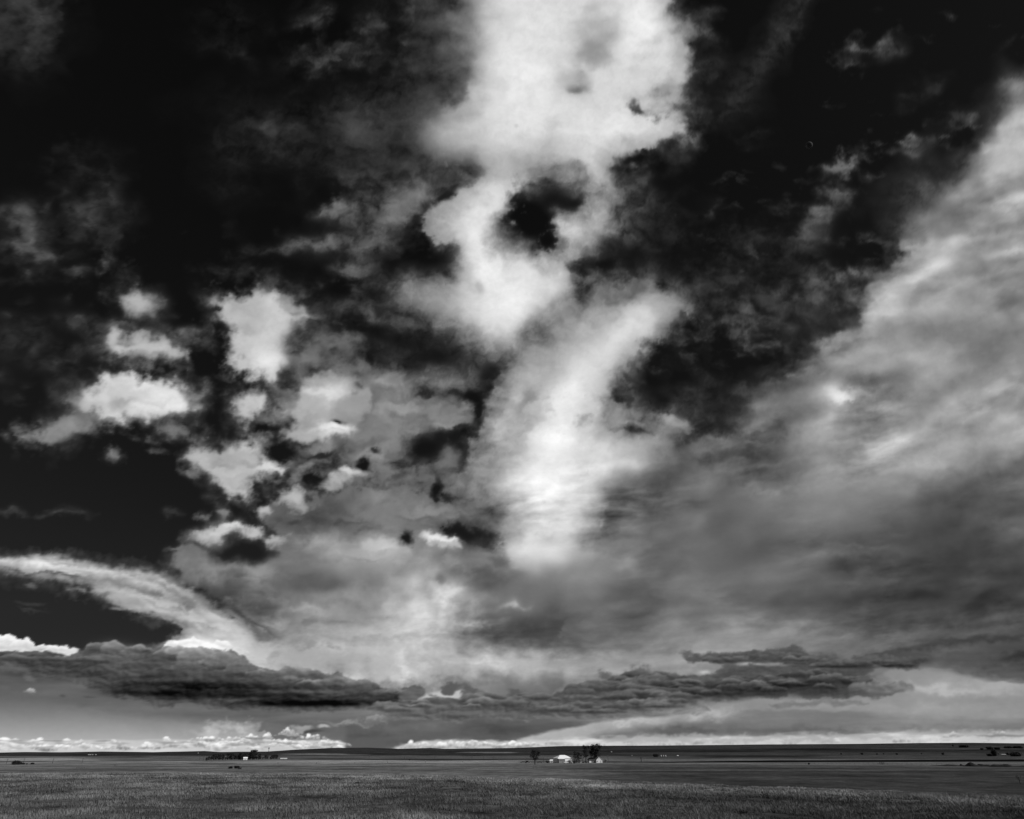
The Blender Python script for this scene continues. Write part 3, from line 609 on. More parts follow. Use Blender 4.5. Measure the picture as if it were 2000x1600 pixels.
    dk = [(900,850,350,28,-.12),(1300,890,420,38,-.20),(1650,950,330,26,-.16),(1950,955,200,16,-.12),(700,890,150,22,-.12),(1100,930,200,20,-.08),(1350,800,120,14,-.03),(300,790,200,14,-.06),(1700,890,120,10,.06),(1300,935,120,8,.08),(2100,940,120,14,-.06)]
    for x, y, rx, ry, am in dk: d(x*.35, 1040+y*.35, rx*.35, ry*.35, am, rough=8, kind='l')
    heaps([(190,1265),(330,1285),(520,1322),(700,1345),(790,1360)], 26, 52, 19, .56, .26, 3, spread=8, soft=4)
    for x, y, w, h, vt, vb in [(222,1268,44,20,.60,.42),(262,1272,38,13,.56,.36),(205,1290,60,16,.44,.32),(310,1284,30,10,.40,.30),(345,1275,40,14,.72,.5),(385,1285,66,26,.66,.46),(430,1292,60,24,.58,.40),(470,1308,60,20,.48,.34),(370,1310,70,20,.42,.30),(265,1305,60,18,.36,.26),(560,1318,50,15,.50,.36),(610,1322,56,16,.46,.32),
                               (650,1335,50,14,.50,.34),(700,1345,50,13,.44,.3),(520,1325,60,18,.42,.30),(420,1325,80,18,.34,.24),(320,1322,90,16,.28,.20),(748,1360,44,14,.40,.28),(800,1358,36,14,.46,.32)]:
        lump(x, y, w, h, vt, vb, int(x))
    heaps([(-100,1285),(100,1285),(200,1300)], 12, 70, 13, .42, .22, 7, spread=6, soft=4)
    heaps([(260,1345),(500,1350),(760,1372)], 22, 110, 11, .24, .14, 8, spread=12, soft=8)
    for x, y, rx, ry, am in [(455,1350,120,9,-.10),(560,1375,110,7,-.10),(640,1373,60,6,-.05),(330,1352,40,6,-.06),(420,1335,60,4,-.04),(600,1352,90,4,.07),(450,1366,60,3,.08),(700,1362,60,5,.05),(300,1335,80,4,-.04)]:
        d(x, y, rx, ry, am, rough=6, kind='l')
    texture_(T(0,1040,[(-300,740),(500,760),(1300,760),(2300,900),(2300,960),(1300,980),(500,860),(-300,800)]), .06, 'strk', soft=16, rough=8)
    cumulus(61, 1352, 28, 9, .72, .48, 77, rough=5); blob(58, 1323, 15, 6, .42, .8, rot=-25, hard=.2, rough=8); blob(95, 1328, 14, 5, .34, .7, hard=.2, rough=6); blob(8, 1345, 14, 7, .4, .6, hard=.2, rough=6); blob(20, 1305, 40, 7, .4, .6, hard=.2, rough=10)
    blob(122, 1361, 7, 3, .28, .6, hard=.3, rough=4); blob(175, 1362, 14, 2.5, .3, .6, hard=.3, rough=4)
    # ---- bright breaks and rain veil, centre
    poly(T(650,1040,[(400,950),(520,900),(640,880),(760,880),(700,930),(560,960),(420,990)]), .78, .9, soft=8, rough=8, kind='l')
    def M(pts, val, **k):
        kw = dict(soft=7, rough=9, kind='s', edge=3, depth=10, tex=.03, tn='relief', smooth=1); kw.update(k)
        poly(T(650,1040,pts), val, **kw)
    poly(T(650,1040,[(50,1040),(400,1040),(1000,1040),(1420,1060),(1200,1120),(1000,1150),(860,1180),(720,1130),(540,1150),(440,1180),(320,1190),(180,1260),(90,1260),(70,1150)]), .36, .97, soft=12, rough=6, kind='l', tex=.05, tn='strk')
    d(720, 1445, 50, 18, -.06); d(950, 1420, 60, 14, -.06); d(830, 1415, 60, 10, .05); d(800, 1385, 60, 8, .10); d(680, 1412, 50, 4, .14); d(730, 1405, 20, 3, .14)
    poly(T(650,1040,[(1000,1170),(1150,1120),(1400,1075),(1640,1038),(1900,1020),(2400,1000),(2400,1250),(1000,1250)]), .72, .9, soft=8, rough=6, kind='l', tex=.04)
    M([(590,870),(600,845),(680,850),(760,850),(810,880),(700,890),(640,892)], .40)
    M([(710,900),(760,888),(820,895),(820,920),(740,925)], .38); M([(540,905),(580,905),(575,918),(545,920)], .4)
    M([(370,900),(470,850),(520,880),(510,920),(450,945),(380,940)], .38)
    M([(200,990),(400,960),(640,940),(720,915),(880,905),(1020,880),(1080,905),(1200,915),(1300,875),(1350,895),(1400,840),(1440,850),(1500,860),(1560,820),(1700,780),(1750,800),(1900,830),(2050,800),(2400,790),(2400,970),
       (1860,980),(1700,1005),(1500,1040),(1200,1030),(1000,1045),(900,1040),(700,1060),(500,1050),(300,1040)], .42, dv=-.06, depth=20, tex=.05)
    # ---- dark bank, right
    def R(pts, val, **k):
        kw = dict(soft=7, rough=9, kind='s', edge=3, depth=14, tex=.03, tn='relief', smooth=1); kw.update(k)
        poly(T(1300,1040,pts), val, **kw)
    poly(T(1300,1040,[(1000,720),(1300,640),(1600,590),(1850,540),(2500,500),(3000,500),(3000,840),(2000,840),(1700,830),(1600,770),(1480,740),(1200,745)]), .30, .9, soft=14, rough=10, kind='l', tex=.05, tn='strk')
    R([(1580,525),(1640,512),(1760,540),(1620,548)], .33, a=.7)
    d(1900, 1250, 200, 9, -.08, 5); d(2000, 1285, 60, 10, -.10); d(1850, 1275, 60, 6, .05); d(1900, 1310, 120, 8, .05)
    poly(T(1300,1040,[(1180,770),(1500,745),(1800,830),(2100,850),(3000,860),(3000,1250),(0,1250),(0,1000),(400,930),(1000,930),(1300,880)]), .58, .9, soft=14, rough=8, kind='l', tex=.04)
    R([(80,705),(200,680),(400,665),(590,650),(620,640),(750,640),(790,668),(900,680),(1010,715),(1060,690),(1300,690),(1450,690),(1480,715),(1470,745),(1380,755),(1180,752),(1170,790),(1060,820),(1160,825),(1150,850),(1280,840),(1335,865),
       (1280,915),(1150,905),(1000,920),(860,940),(700,915),(400,925),(0,965),(-200,990),(-200,800),(0,790),(60,800),(180,790),(230,790),(330,760),(430,745),(250,720),(130,725)], .35, dv=-.05)
    for x, y, rx, ry, am in [(480,735,90,9,.20),(640,730,70,8,.20),(720,740,60,8,.12),(210,780,40,10,.10),(330,850,260,22,-.06),(750,850,300,28,-.11),(400,905,300,20,-.08),(900,890,260,24,-.06),(600,700,300,12,-.03),(500,870,90,10,.16),(880,755,60,8,.10),(100,830,160,20,.03),(1330,745,140,14,-.10),(1240,870,60,24,.08),(600,800,200,20,.05),(1420,720,60,18,-.08)]:
        d(1300+x*.35, 1040+y*.35, rx*.35, ry*.35, am, rough=8, kind='l')
    for x, y, rx, ry, am in [(1750,850,160,20,.06),(1100,920,250,14,-.04),(1200,1000,300,25,-.06),(1300,935,160,14,-.05)]:
        d(650+x*.35, 1040+y*.35, rx*.35, ry*.35, am, rough=8, kind='l')
    heaps([(740,1385),(900,1375),(1050,1368),(1150,1355)], 30, 56, 12, .50, .28, 11, spread=10, soft=4)
    heaps([(1120,1350),(1200,1330),(1300,1335),(1360,1330)], 22, 52, 15, .44, .24, 12, spread=10, soft=4)
    heaps([(1380,1292),(1500,1282),(1620,1292)], 22, 46, 13, .40, .24, 13, spread=5, soft=4)
    heaps([(1200,1360),(1400,1345),(1600,1330),(1680,1335)], 38, 64, 14, .40, .18, 14, spread=15, soft=4)
    heaps([(1000,1392),(1200,1385),(1330,1368)], 18, 70, 10, .48, .26, 15, spread=6, soft=4)
    heaps([(1560,1300),(1700,1298),(1800,1296)], 14, 60, 9, .38, .20, 16, spread=4, soft=4)
    heaps([(1680,1345),(1760,1348)], 6, 44, 14, .44, .36, 17, spread=4)
    for x, y, rx, ry, am in [(1480,1341,120,6,-.06),(1560,1300,70,4,.10),(1640,1303,120,3,-.08),(1470,1298,30,4,.14),(1530,1300,26,3,.12),(1375,1312,12,5,.12),(1250,1372,90,4,-.05),(1430,1358,120,4,-.05),(1480,1327,60,3,.10),(1380,1330,60,5,.05),(880,1400,70,4,-.05),(1040,1380,90,3,-.04)]:
        d(x, y, rx, ry, am, rough=6, kind='l')
    R([(40,1005),(70,985),(140,985),(170,970),(240,985),(250,1010),(190,1018),(60,1025)], .42)
    R([(560,965),(620,940),(760,950),(900,930),(1130,940),(1120,965),(900,970),(640,975)], .45, a=.8)
    for x, y, w_, h_ in [(1120,1352,26,7),(1095,1356,16,4),(1180,1318,24,9),(1250,1310,34,12),(1345,1283,30,7),(1395,1278,24,7),(1430,1304,34,7),(1470,1299,18,5),(1535,1301,22,5),(1690,1327,34,6),(1720,1352,44,12),(1005,1352,34,7),(885,1341,40,8),(925,1352,30,6),(870,1348,16,4)]:
        blob(x, y, w_*.6, h_, .34, .8, hard=.3, rough=13, kind='s', edge=.35)
    # grey curtain above the horizon strip
    poly(T(1300,1040,[(-560,1190),(-420,1130),(-200,1085),(100,1060),(300,1040),(450,980),(900,990),(1300,1020),(2000,1040),(3000,1040),(3000,1120),(1700,1105),(1450,1100),(1100,1125),(800,1105),(500,1140),(200,1130),(60,1150),(-160,1140),(-300,1175)]), .46, .92, soft=14, rough=9, kind='l', tex=.06, tn='strk')
    d(1330, 1428, 110, 8, -.08); d(1620, 1428, 120, 8, -.06); d(1150, 1447, 40, 8, -.02); d(1850, 1410, 150, 14, .06); d(1850, 1345, 170, 10, .12); d(1960, 1330, 90, 8, .06); d(1800, 1385, 150, 10, .04); d(1380, 1395, 60, 10, .14); d(1220, 1407, 60, 5, .08)
    # ---- strip of bright heaps along the horizon
    poly([(-300,1446),(0,1446),(660,1444),(676,1456),(680,1500),(-300,1500)], .80, .9, soft=6, rough=4, kind='l', tex=.06, tn='strk')
    poly([(760,1462),(800,1452),(840,1446),(1000,1446),(1060,1450),(1300,1440),(1500,1440),(1800,1432),(2300,1432),(2300,1500),(740,1500)], .80, .95, soft=7, rough=8, kind='l', tex=.06, tn='strk')
    poly([(690,1440),(760,1440),(752,1458),(740,1500),(682,1500),(684,1460)], .36, .9, soft=8, rough=3)
    blob(441, 1421, 46, 15, .84, .9, hard=.2, rough=22, edge=.55); blob(425, 1426, 60, 8, .72, .6, hard=.1, rough=16, edge=.3)
    r = random.Random(5)
    big = [(10,1462,90,30),(75,1458,60,22),(125,1456,28,18),(155,1457,40,14),(215,1457,50,18),(327,1458,26,20),(345,1460,60,12),(285,1460,40,10),(400,1456,50,12),(430,1458,60,14),(480,1452,60,14),(521,1442,26,16),(530,1452,70,12),(570,1436,18,12),(590,1458,80,14),(625,1462,50,16),(663,1464,22,10),(-90,1460,130,30)]
    rows = big+[(x+r.uniform(-10,10), 1464-5*r.random(), r.uniform(40,100), r.uniform(6,15)) for x in range(-280, 670, 34)]
    rows += [(r.uniform(380,650), r.uniform(1440,1458), r.uniform(40,90), r.uniform(6,11)) for _ in range(12)]
    rows += [(x+r.uniform(-9,9), 1463-6*r.random(), r.uniform(34,80), r.uniform(7,16)) for x in range(810, 1060, 24)]
    rows.sort(key=lambda q: q[1])
    for i, (x, y, w, h) in enumerate(rows):
        cumulus(x, y, w, h, vt=r.uniform(.94,1.0), vb=r.uniform(.60,.80), seed=i, tex=.10, soft=3, n=max(4, int(w/h*1.7)), rough=5)
    for i in range(34):
        x = r.uniform(1050, 2250); y = 1458-(x-1050)*.008
        cumulus(x, y-r.uniform(0,6), r.uniform(16,44), r.uniform(5,12), vt=r.uniform(.84,.92), vb=r.uniform(.66,.76), seed=i+90, tex=.10, soft=3, n=max(4, int(4)), rough=3, a=.75)
    poly([(1040,1436),(1200,1440),(1330,1436),(1500,1440),(1750,1430),(2300,1424),(2300,1440),(1800,1441),(1500,1449),(1300,1449),(1150,1452),(1050,1450)], .66, .7, soft=9, rough=12, kind='s', edge=5)
    gauze([(1000,1436),(2300,1425),(2300,1470),(1000,1470)], .93, .8, .05, soft=10, tn='strk', rough=4); gauze([(780,1440),(2300,1430),(2300,1470),(780,1470)], .62, .55, .15, soft=10, tn='wisp2', rough=4)
    cumulus(1860, 1437, 44, 9, .88, .62, 3, a=.8); cumulus(1950, 1434, 60, 7, .85, .6, 4, a=.8); blob(1960, 1437, 60, 2.5, .5, .8, hard=.3, rough=3)
    blob(600, 1428, 34, 5, .27, .9, hard=.4, rough=5, kind='l'); cumulus(562, 1434, 60, 11, .88, .6, 9, rough=6); blob(588, 1424, 22, 5, .66, .8, hard=.3, rough=9, edge=.3); blob(630, 1420, 12, 4, .75, .8, hard=.3, rough=5)
    for k in range(26):
        x = r.uniform(-100, 660); y = r.uniform(1446, 1460)
        blob(x, y, r.uniform(10,26), r.uniform(1.5,3), r.uniform(.5,.66), .6, hard=.3, rough=5, kind='l')
# ---------------------------------------------------------------- the sky: a dome of cloud under the clear-sky light
def build_sky():
    canvas_init(); paint()
    c = CAN
    R = 60000.0
    az = np.concatenate([np.linspace(-180, -64, 60)[:-1], np.linspace(-64, -42, 130)[:-1], np.linspace(-42, 42, 900)[:-1], np.linspace(42, 64, 130)[:-1], np.linspace(64, 180, 60)[:-1]])
    el = np.concatenate([[-3, -2, -1.2], np.arange(-.8, 3, .05), np.arange(3, 10, .07), np.arange(10, 64, .125), np.arange(64, 89.9, 1.2), [89.95]])
    AZ, EL = np.meshgrid(np.radians(az), np.radians(el))
    X = np.sin(AZ)*np.cos(EL); Y = np.cos(AZ)*np.cos(EL); Z = np.sin(EL)
    cp, sp = math.cos(PITCH), math.sin(PITCH)
    f = Y*cp+Z*sp; up = -Y*sp+Z*cp
    ok = f > .12; fs = np.where(ok, f, 1)
    U = CU+FOC*X/fs; V = CV-FOC*up/fs
    inside = np.minimum.reduce([U+290, 2290-U, V+290])
    wt = np.where(ok, sstep(0, 170, inside), 0)
    fi = np.interp(V, c.v, np.arange(len(c.v))); fj = np.interp(U, c.u, np.arange(len(c.u)))
    i = np.clip(fi.astype(int), 0, len(c.v)-2); j = np.clip(fj.astype(int), 0, len(c.u)-2)
    a = np.clip(fi-i, 0, 1); b = np.clip(fj-j, 0, 1)
    def samp(F): return F[i, j]*(1-a)*(1-b)+F[i+1, j]*a*(1-b)+F[i, j+1]*(1-a)*b+F[i+1, j+1]*a*b
    D = samp(c.D); A = samp(c.A)
    # the same weather all the way round
    zz = np.maximum(Z, 0)+.07
    px, py = X/zz, Y/zz
    n1 = fbm(px*1.1+31, py*.8+7, 61, 6, .55); n2 = fbm(px*3.1, py*2.3, 62, 5, .5)
    gA = sstep(-.12, .35, n1+.12*n2+.12)
    gD = .38+.25*n2+.22*n1+.2*sstep(.12, .02, Z)
    eld = np.degrees(EL)
    base = np.interp(eld, [0, 3, 8, 15, 30, 60, 90], [.24, .21, .16, .12, .09, .06, .05])
    lowg = sstep(6, 1, eld)
    gA = np.maximum(gA, .9*lowg); gD = gD*(1-lowg)+.7*lowg
    ang = np.degrees(np.arccos(np.clip(X*SUNV.x+Y*SUNV.y+Z*SUNV.z, -1, 1)))
    gA = gA*sstep(20, 34, ang+4*n2)                       # cloud cleared round the sun, out of view, to let its light in
    gD = np.clip(gD*gA+base*(1-gA), .04, .95)
    D = D*wt+gD*(1-wt); A = A*wt+gA*(1-wt)
    bs = samp(c.wld)*wt+base*(1-wt)
    lin = lambda s: np.where(s <= .04045, s/12.92, ((s+.055)/1.055)**2.4)
    LD = lin(np.clip(D, 0, 1)); LB = lin(bs)
    A = np.where(ang < 20, 0, np.clip(A, 0, 1))
    C = np.clip((LD-(1-A)*LB)/np.maximum(A, .04), 0, 1)
    P = np.stack([X*R, Y*R, Z*R+EYE], -1).reshape(-1, 3)
    nr, nc = X.shape
    me = np_mesh('sky', P, grid_faces(nr, nc, True), True)
    at = me.attributes.new('cloud', 'FLOAT_COLOR', 'POINT')
    col = np.stack([C, A, np.zeros_like(C), np.ones_like(C)], -1).astype(np.float32)
    at.data.foreach_set('color', col.ravel())
    m = bpy.data.materials.new('cloud_cover'); m.use_nodes = True; t = m.node_tree; t.nodes.clear()
    o = t.nodes.new('ShaderNodeOutputMaterial'); em = t.nodes.new('ShaderNodeEmission'); tr = t.nodes.new('ShaderNodeBsdfTransparent'); mx = t.nodes.new('ShaderNodeMixShader')
    a_ = t.nodes.new('ShaderNodeAttribute'); a_.attribute_name = 'cloud'; sp_ = t.nodes.new('ShaderNodeSeparateColor')
    t.links.new(a_.outputs['Color'], sp_.inputs[0])
    geo = t.nodes.new('ShaderNodeNewGeometry'); mp = t.nodes.new('ShaderNodeMapping'); mp.inputs['Scale'].default_value = (1/R, 1/R, 1.7/R)
    n = t.nodes.new('ShaderNodeTexNoise'); n.inputs['Scale'].default_value = 140; n.inputs['Detail'].default_value = 5; n.inputs['Roughness'].default_value = .62
    t.links.new(geo.outputs['Position'], mp.inputs[0]); t.links.new(mp.outputs[0], n.inputs['Vector'])
    r = t.nodes.new('ShaderNodeMapRange'); r.inputs[1].default_value = .3; r.inputs[2].default_value = .7; r.inputs[3].default_value = .975; r.inputs[4].default_value = 1.025
    t.links.new(n.outputs['Fac'], r.inputs[0])
    q = t.nodes.new('ShaderNodeMath'); q.operation = 'MULTIPLY'; t.links.new(sp_.outputs[0], q.inputs[0]); t.links.new(r.outputs[0], q.inputs[1])
    cc = t.nodes.new('ShaderNodeCombineColor')
    for k in range(3): t.links.new(q.outputs[0], cc.inputs[k])
    t.links.new(cc.outputs[0], em.inputs[0]); em.inputs[1].default_value = 1
    t.links.new(sp_.outputs[1], mx.inputs[0]); t.links.new(tr.outputs[0], mx.inputs[1]); t.links.new(em.outputs[0], mx.inputs[2]); t.links.new(mx.outputs[0], o.inputs[0])
    m.cycles.emission_sampling = 'NONE'
    me.materials.append(m)
    ob = lk(bpy.data.objects.new('sky', me)); tag(ob, kind='structure')
    print('sky', len(P), 'verts', round(time.time()-T0, 1))
build_sky()

# ---------------------------------------------------------------- the young moon
def pixel_dir(u, v):  # world direction of an image pixel
    cp, sp = math.cos(PITCH), math.sin(PITCH)
    return Vector(((u-CU)/FOC, cp-(CV-v)/FOC*sp, sp+(CV-v)/FOC*cp)).normalized()
bm = bmesh.new(); bmesh.ops.create_icosphere(bm, subdivisions=4, radius=50000*math.tan(math.radians(.27)))
me = bpy.data.meshes.new('moon'); bm.to_mesh(me); bm.free()
for p in me.polygons: p.use_smooth = True
me.materials.append(mat('moon_rock', .055, .95, .2, .01))
o = lk(bpy.data.objects.new('moon', me)); o.location = pixel_dir(1580, 284)*50000+Vector((0, 0, EYE))
tag(o, 'thin pale crescent moon in the dark sky right of the white cloud tower', 'moon')
# ---------------------------------------------------------------- the land
PLAIN = EYE-11.0
def depr(u, v):
    cp, sp = math.cos(PITCH), math.sin(PITCH)
    x = (np.asarray(u)-CU)/FOC; y = cp-(CV-np.asarray(v))/FOC*sp; z = sp+(CV-np.asarray(v))/FOC*cp
    return np.arctan2(x, y), z/np.sqrt(x*x+y*y)          # azimuth, slope of sight
CREST = [(-700,1512),(0,1513),(400,1513),(800,1517),(1000,1523),(1200,1531),(1500,1544),(1800,1557),(2000,1566),(2400,1584)]
ca, cs = depr([p[0] for p in CREST], [p[1] for p in CREST]); CR_R = 2.2/(-cs)
SKYL = [(-700,1466),(0,1470),(50,1469),(120,1469.5),(200,1468),(300,1469.5),(400,1467),(430,1469),(520,1468.5),(570,1465),(650,1461.5),(720,1461),(780,1463),(840,1461.5),(870,1463),(1000,1461.5),(1100,1458),(1200,1457.5),(1300,1457),(1500,1455),(1700,1454),(1800,1452.5),(1900,1452),(2000,1453),(2500,1452)]
ka, ks = depr([p[0] for p in SKYL], [p[1] for p in SKYL])
def height(x, y):
    x = np.asarray(x, np.float64); y = np.asarray(y, np.float64)
    r = np.hypot(x, y)+1e-6; az = np.arctan2(x, y)
    azc = np.clip(az, ca[0], ca[-1])
    D = np.interp(azc, ca, CR_R)
    # the knoll the camera stands on
    n = fbm(x/9, y/9, 71, 4, .5)*.05*sstep(60, 35, r)+fbm(x/38, y/38, 72, 3, .5)*.05*sstep(8, 30, r)*sstep(95, 60, r)
    t = np.maximum(r-D, 0)
    slope = np.interp(azc, ca, -cs)*1.25+.055
    drop = np.where(t < 14, slope*t*t/28, slope*(t-7))
    z = n-drop
    pl = PLAIN+fbm(x/260, y/260, 73, 4, .5)*.45*sstep(150, 400, r)
    # smooth landing on the plain
    k = 2.0; h = np.clip(.5+.5*(z-pl)/k, 0, 1); z = pl*(1-h)+z*h+k*h*(1-h)
    # far benches and hills
    S = np.interp(np.clip(az, ka[0], ka[-1]), ka, ks)
    top = EYE+S*9500
    f = sstep(1500, 9500, r)
    und = fbm(x/1500, y/1100, 74, 5, .5)
    far = (top-PLAIN)*np.minimum(f*1.0, 1)
    z = z+np.where(r > 1500, far*(1+.0*und)+und*6*sstep(1600, 3600, r)*sstep(9000, 6500, r), 0)
    z = z+fbm(x/420, y/420, 76, 3, .5)*1.2*sstep(8600, 9300, r)
    z = np.where(r > 9500, z-(r-9500)*.012, z)
    return z
def uv_of(x, y, z):
    cp, sp = math.cos(PITCH), math.sin(PITCH)
    zz = z-EYE; f = y*cp+zz*sp; up = -y*sp+zz*cp
    f = np.maximum(f, 1e-3)
    return CU+FOC*x/f, CV-FOC*up/f

def tone_of(x, y, z, r):
    """ground cover tone (grass, stubble, ploughland, scrub), some sunlight and cloud shade painted in"""
    az = np.arctan2(x, y)
    U = CU+FOC*1.145*np.tan(np.clip(az, -1.2, 1.2))        # approximate image column, for laying fields across the plain
    el = (z-EYE)/r
    V = 1469.3-el*FOC*1.325*np.cos(np.clip(az, -1.2, 1.2))*.0+0
    # where each field lies, by image row
    V = np.where(r < 30000, 1469.3+(-el)*FOC/ (0.8734)*1.0/ (1/1.145)*np.cos(np.clip(az,-1.2,1.2))**0*1.0, 1469)
    _, V = uv_of(x, y, z)
    wob = fbm(x/300, y/300, 81, 4, .5)*2.2
    Vw = V+wob*np.clip((V-1465)/25, .15, 1)
    t = np.full(r.shape, .115)
    def band(v0, v1, u0, u1, val, a=1.0, f=1.2, fu=60):
        nonlocal t
        m = sstep(v0-f*.5, v0+f*.5, Vw)*sstep(v1+f*.5, v1-f*.5, Vw)*sstep(u0-fu, u0+fu, U+30*wob)*sstep(u1+fu, u1-fu, U+30*wob)*a
        t = t*(1-m)+val*m
    n = fbm(x/700, y/240, 82, 5, .55); n2 = fbm(x/90, y/45, 83, 5, .55)
    band(1440, 1478, -900, 3000, .030, f=2); t = t*(1+.5*n*(r > 1500))
    band(1477, 1481, -900, 620, .10); band(1479, 1480.6, -900, 110, .02); band(1480.6, 1485.5, -900, 190, .26, f=.8); band(1478.6, 1480.2, 20, 130, .18)
    band(1477.5, 1479, 190, 305, .02); band(1481, 1487, 190, 620, .10); band(1486, 1489.5, -900, 85, .022, fu=15); band(1484, 1486, 90, 130, .03, fu=12)
    band(1472, 1474.5, 540, 690, .15, f=.8, fu=20); band(1476, 1481, 540, 1200, .085); band(1482, 1484.5, 600, 1100, .028, f=.8); band(1469, 1471, 930, 1010, .14, f=.6, fu=12)
    band(1487.5, 1493, -900, 460, .165); band(1485, 1492.5, 475, 1010, .205, f=.8); band(1491.3, 1492.6, 380, 470, .03, fu=10); band(1492.5, 1500, -900, 1250, .14)
    band(1496.5, 1498, 100, 1160, .062, a=.7, f=.6); band(1503.5, 1505, -900, 400, .05, a=.7, f=.7); band(1508, 1512, -900, 700, .14, a=.6)
    band(1487, 1489, 1010, 1200, .030, f=.6, fu=15)
    band(1455, 1462, 1250, 3000, .038, f=2); band(1462, 1466, 1500, 1760, .014, f=2); band(1466, 1469, 1180, 1500, .016, f=1.5); band(1470, 1475, 1240, 3000, .045); band(1476, 1482.6, 1240, 3000, .055)  # far right fields and hills, cloud shadow painted into their tones
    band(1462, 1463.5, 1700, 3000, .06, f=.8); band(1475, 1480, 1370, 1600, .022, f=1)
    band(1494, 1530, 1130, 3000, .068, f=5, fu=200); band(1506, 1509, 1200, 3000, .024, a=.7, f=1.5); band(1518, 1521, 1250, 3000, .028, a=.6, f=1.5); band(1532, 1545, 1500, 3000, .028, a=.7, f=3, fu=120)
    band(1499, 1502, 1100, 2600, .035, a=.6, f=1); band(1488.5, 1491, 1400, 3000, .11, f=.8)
    # the long dark strip, thickening to the right
    m = sstep(1503, 1512, V)*sstep(1050, 1450, U); t = t*(1-m)+.040*m
    top = np.interp(U, [1150, 1300, 1500, 2000], [1488.2, 1487.6, 1485.4, 1483.2]); bot = np.interp(U, [1150, 1300, 1500, 2000], [1488.8, 1490.0, 1489.0, 1487.8])
    m = sstep(top-.4, top+.4, V)*sstep(bot+.4, bot-.4, V)*sstep(1150, 1250, U); t = t*(1-m)+.006*m
    t = t*(1+.42*n2*(V < 1530)+.22*n+.22*fbm(x/24, y/12, 85, 4, .6)*(V > 1493))
    # sward of the knoll
    D = np.interp(np.clip(az, ca[0], ca[-1]), ca, CR_R)
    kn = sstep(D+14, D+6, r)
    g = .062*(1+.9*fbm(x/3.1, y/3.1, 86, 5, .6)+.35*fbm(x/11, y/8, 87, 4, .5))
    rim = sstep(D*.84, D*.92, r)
    g = g*(1+rim*np.interp(U, [500, 1000], [.35, 1.4]))  # sunlit edge of the crest painted into the sward
    g = g*np.interp(U, [0, 900, 1300, 2000], [1.0, 1.0, .85, .62])  # cloud shade towards the right, painted into the sward tone
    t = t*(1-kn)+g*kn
    return np.clip(t, .005, .4)

def build_ground():
    az = np.concatenate([np.linspace(-180, -52, 50)[:-1], np.linspace(-52, 52, 800)[:-1], np.linspace(52, 180, 50)[:-1]])
    r = np.concatenate([[.05, 2, 5, 8], np.arange(10, 32, 1.0), np.arange(32, 112, .8), np.geomspace(112, 420, 60)[:-1], 1/np.linspace(1/420, 1/3000, 130)[:-1], np.geomspace(3000, 9700, 80)[:-1], np.geomspace(9700, 50000, 14)])
    AZ, RR = np.meshgrid(np.radians(az), r)
    X = RR*np.sin(AZ); Y = RR*np.cos(AZ); Z = height(X, Y)
    nr, nc = X.shape
    me = np_mesh('ground', np.stack([X, Y, Z], -1).reshape(-1, 3), grid_faces(nr, nc, True)[:, ::-1], True)
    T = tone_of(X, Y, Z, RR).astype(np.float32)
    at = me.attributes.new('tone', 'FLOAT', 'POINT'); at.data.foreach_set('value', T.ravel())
    m = bpy.data.materials.new('prairie'); m.use_nodes = True; t = m.node_tree; b = t.nodes['Principled BSDF']
    b.inputs['Roughness'].default_value = 1; b.inputs['Specular IOR Level'].default_value = 0
    a_ = t.nodes.new('ShaderNodeAttribute'); a_.attribute_name = 'tone'
    geo = t.nodes.new('ShaderNodeNewGeometry')
    def noise(sc, det, ro, st=(1, 1, 1)):
        mp = t.nodes.new('ShaderNodeMapping'); mp.inputs['Scale'].default_value = st; t.links.new(geo.outputs['Position'], mp.inputs[0])
        n = t.nodes.new('ShaderNodeTexNoise'); n.inputs['Scale'].default_value = sc; n.inputs['Detail'].default_value = det; n.inputs['Roughness'].default_value = ro
        t.links.new(mp.outputs[0], n.inputs['Vector']); return n.outputs['Fac']
    def rng(f, lo, hi, a=.3, c=.7):
        q = t.nodes.new('ShaderNodeMapRange'); q.inputs[1].default_value = a; q.inputs[2].default_value = c; q.inputs[3].default_value = lo; q.inputs[4].default_value = hi
        t.links.new(f, q.inputs[0]); return q.outputs[0]
    def mulp(a, b_):
        q = t.nodes.new('ShaderNodeMath'); q.operation = 'MULTIPLY'; t.links.new(a, q.inputs[0]); t.links.new(b_, q.inputs[1]); return q.outputs[0]
    v = mulp(a_.outputs['Fac'], rng(noise(1.1, 7, .75), .45, 1.55)); v = mulp(v, rng(noise(.16, 6, .7, (1, .6, 1)), .55, 1.45))
    v = mulp(v, rng(noise(.025, 6, .68, (1, .5, 1)), .7, 1.3))
    cc = t.nodes.new('ShaderNodeCombineColor')
    for k in range(3): t.links.new(v, cc.inputs[k])
    t.links.new(cc.outputs[0], b.inputs['Base Color'])
    bp = t.nodes.new('ShaderNodeBump'); bp.inputs['Strength'].default_value = .6; bp.inputs['Distance'].default_value = .12
    t.links.new(noise(2.2, 6, .7), bp.inputs['Height']); t.links.new(bp.outputs[0], b.inputs['Normal'])
    me.materials.append(m)
    tag(lk(bpy.data.objects.new('ground', me)), kind='structure')
    print('ground', nr*nc, round(time.time()-T0, 1))
build_ground()

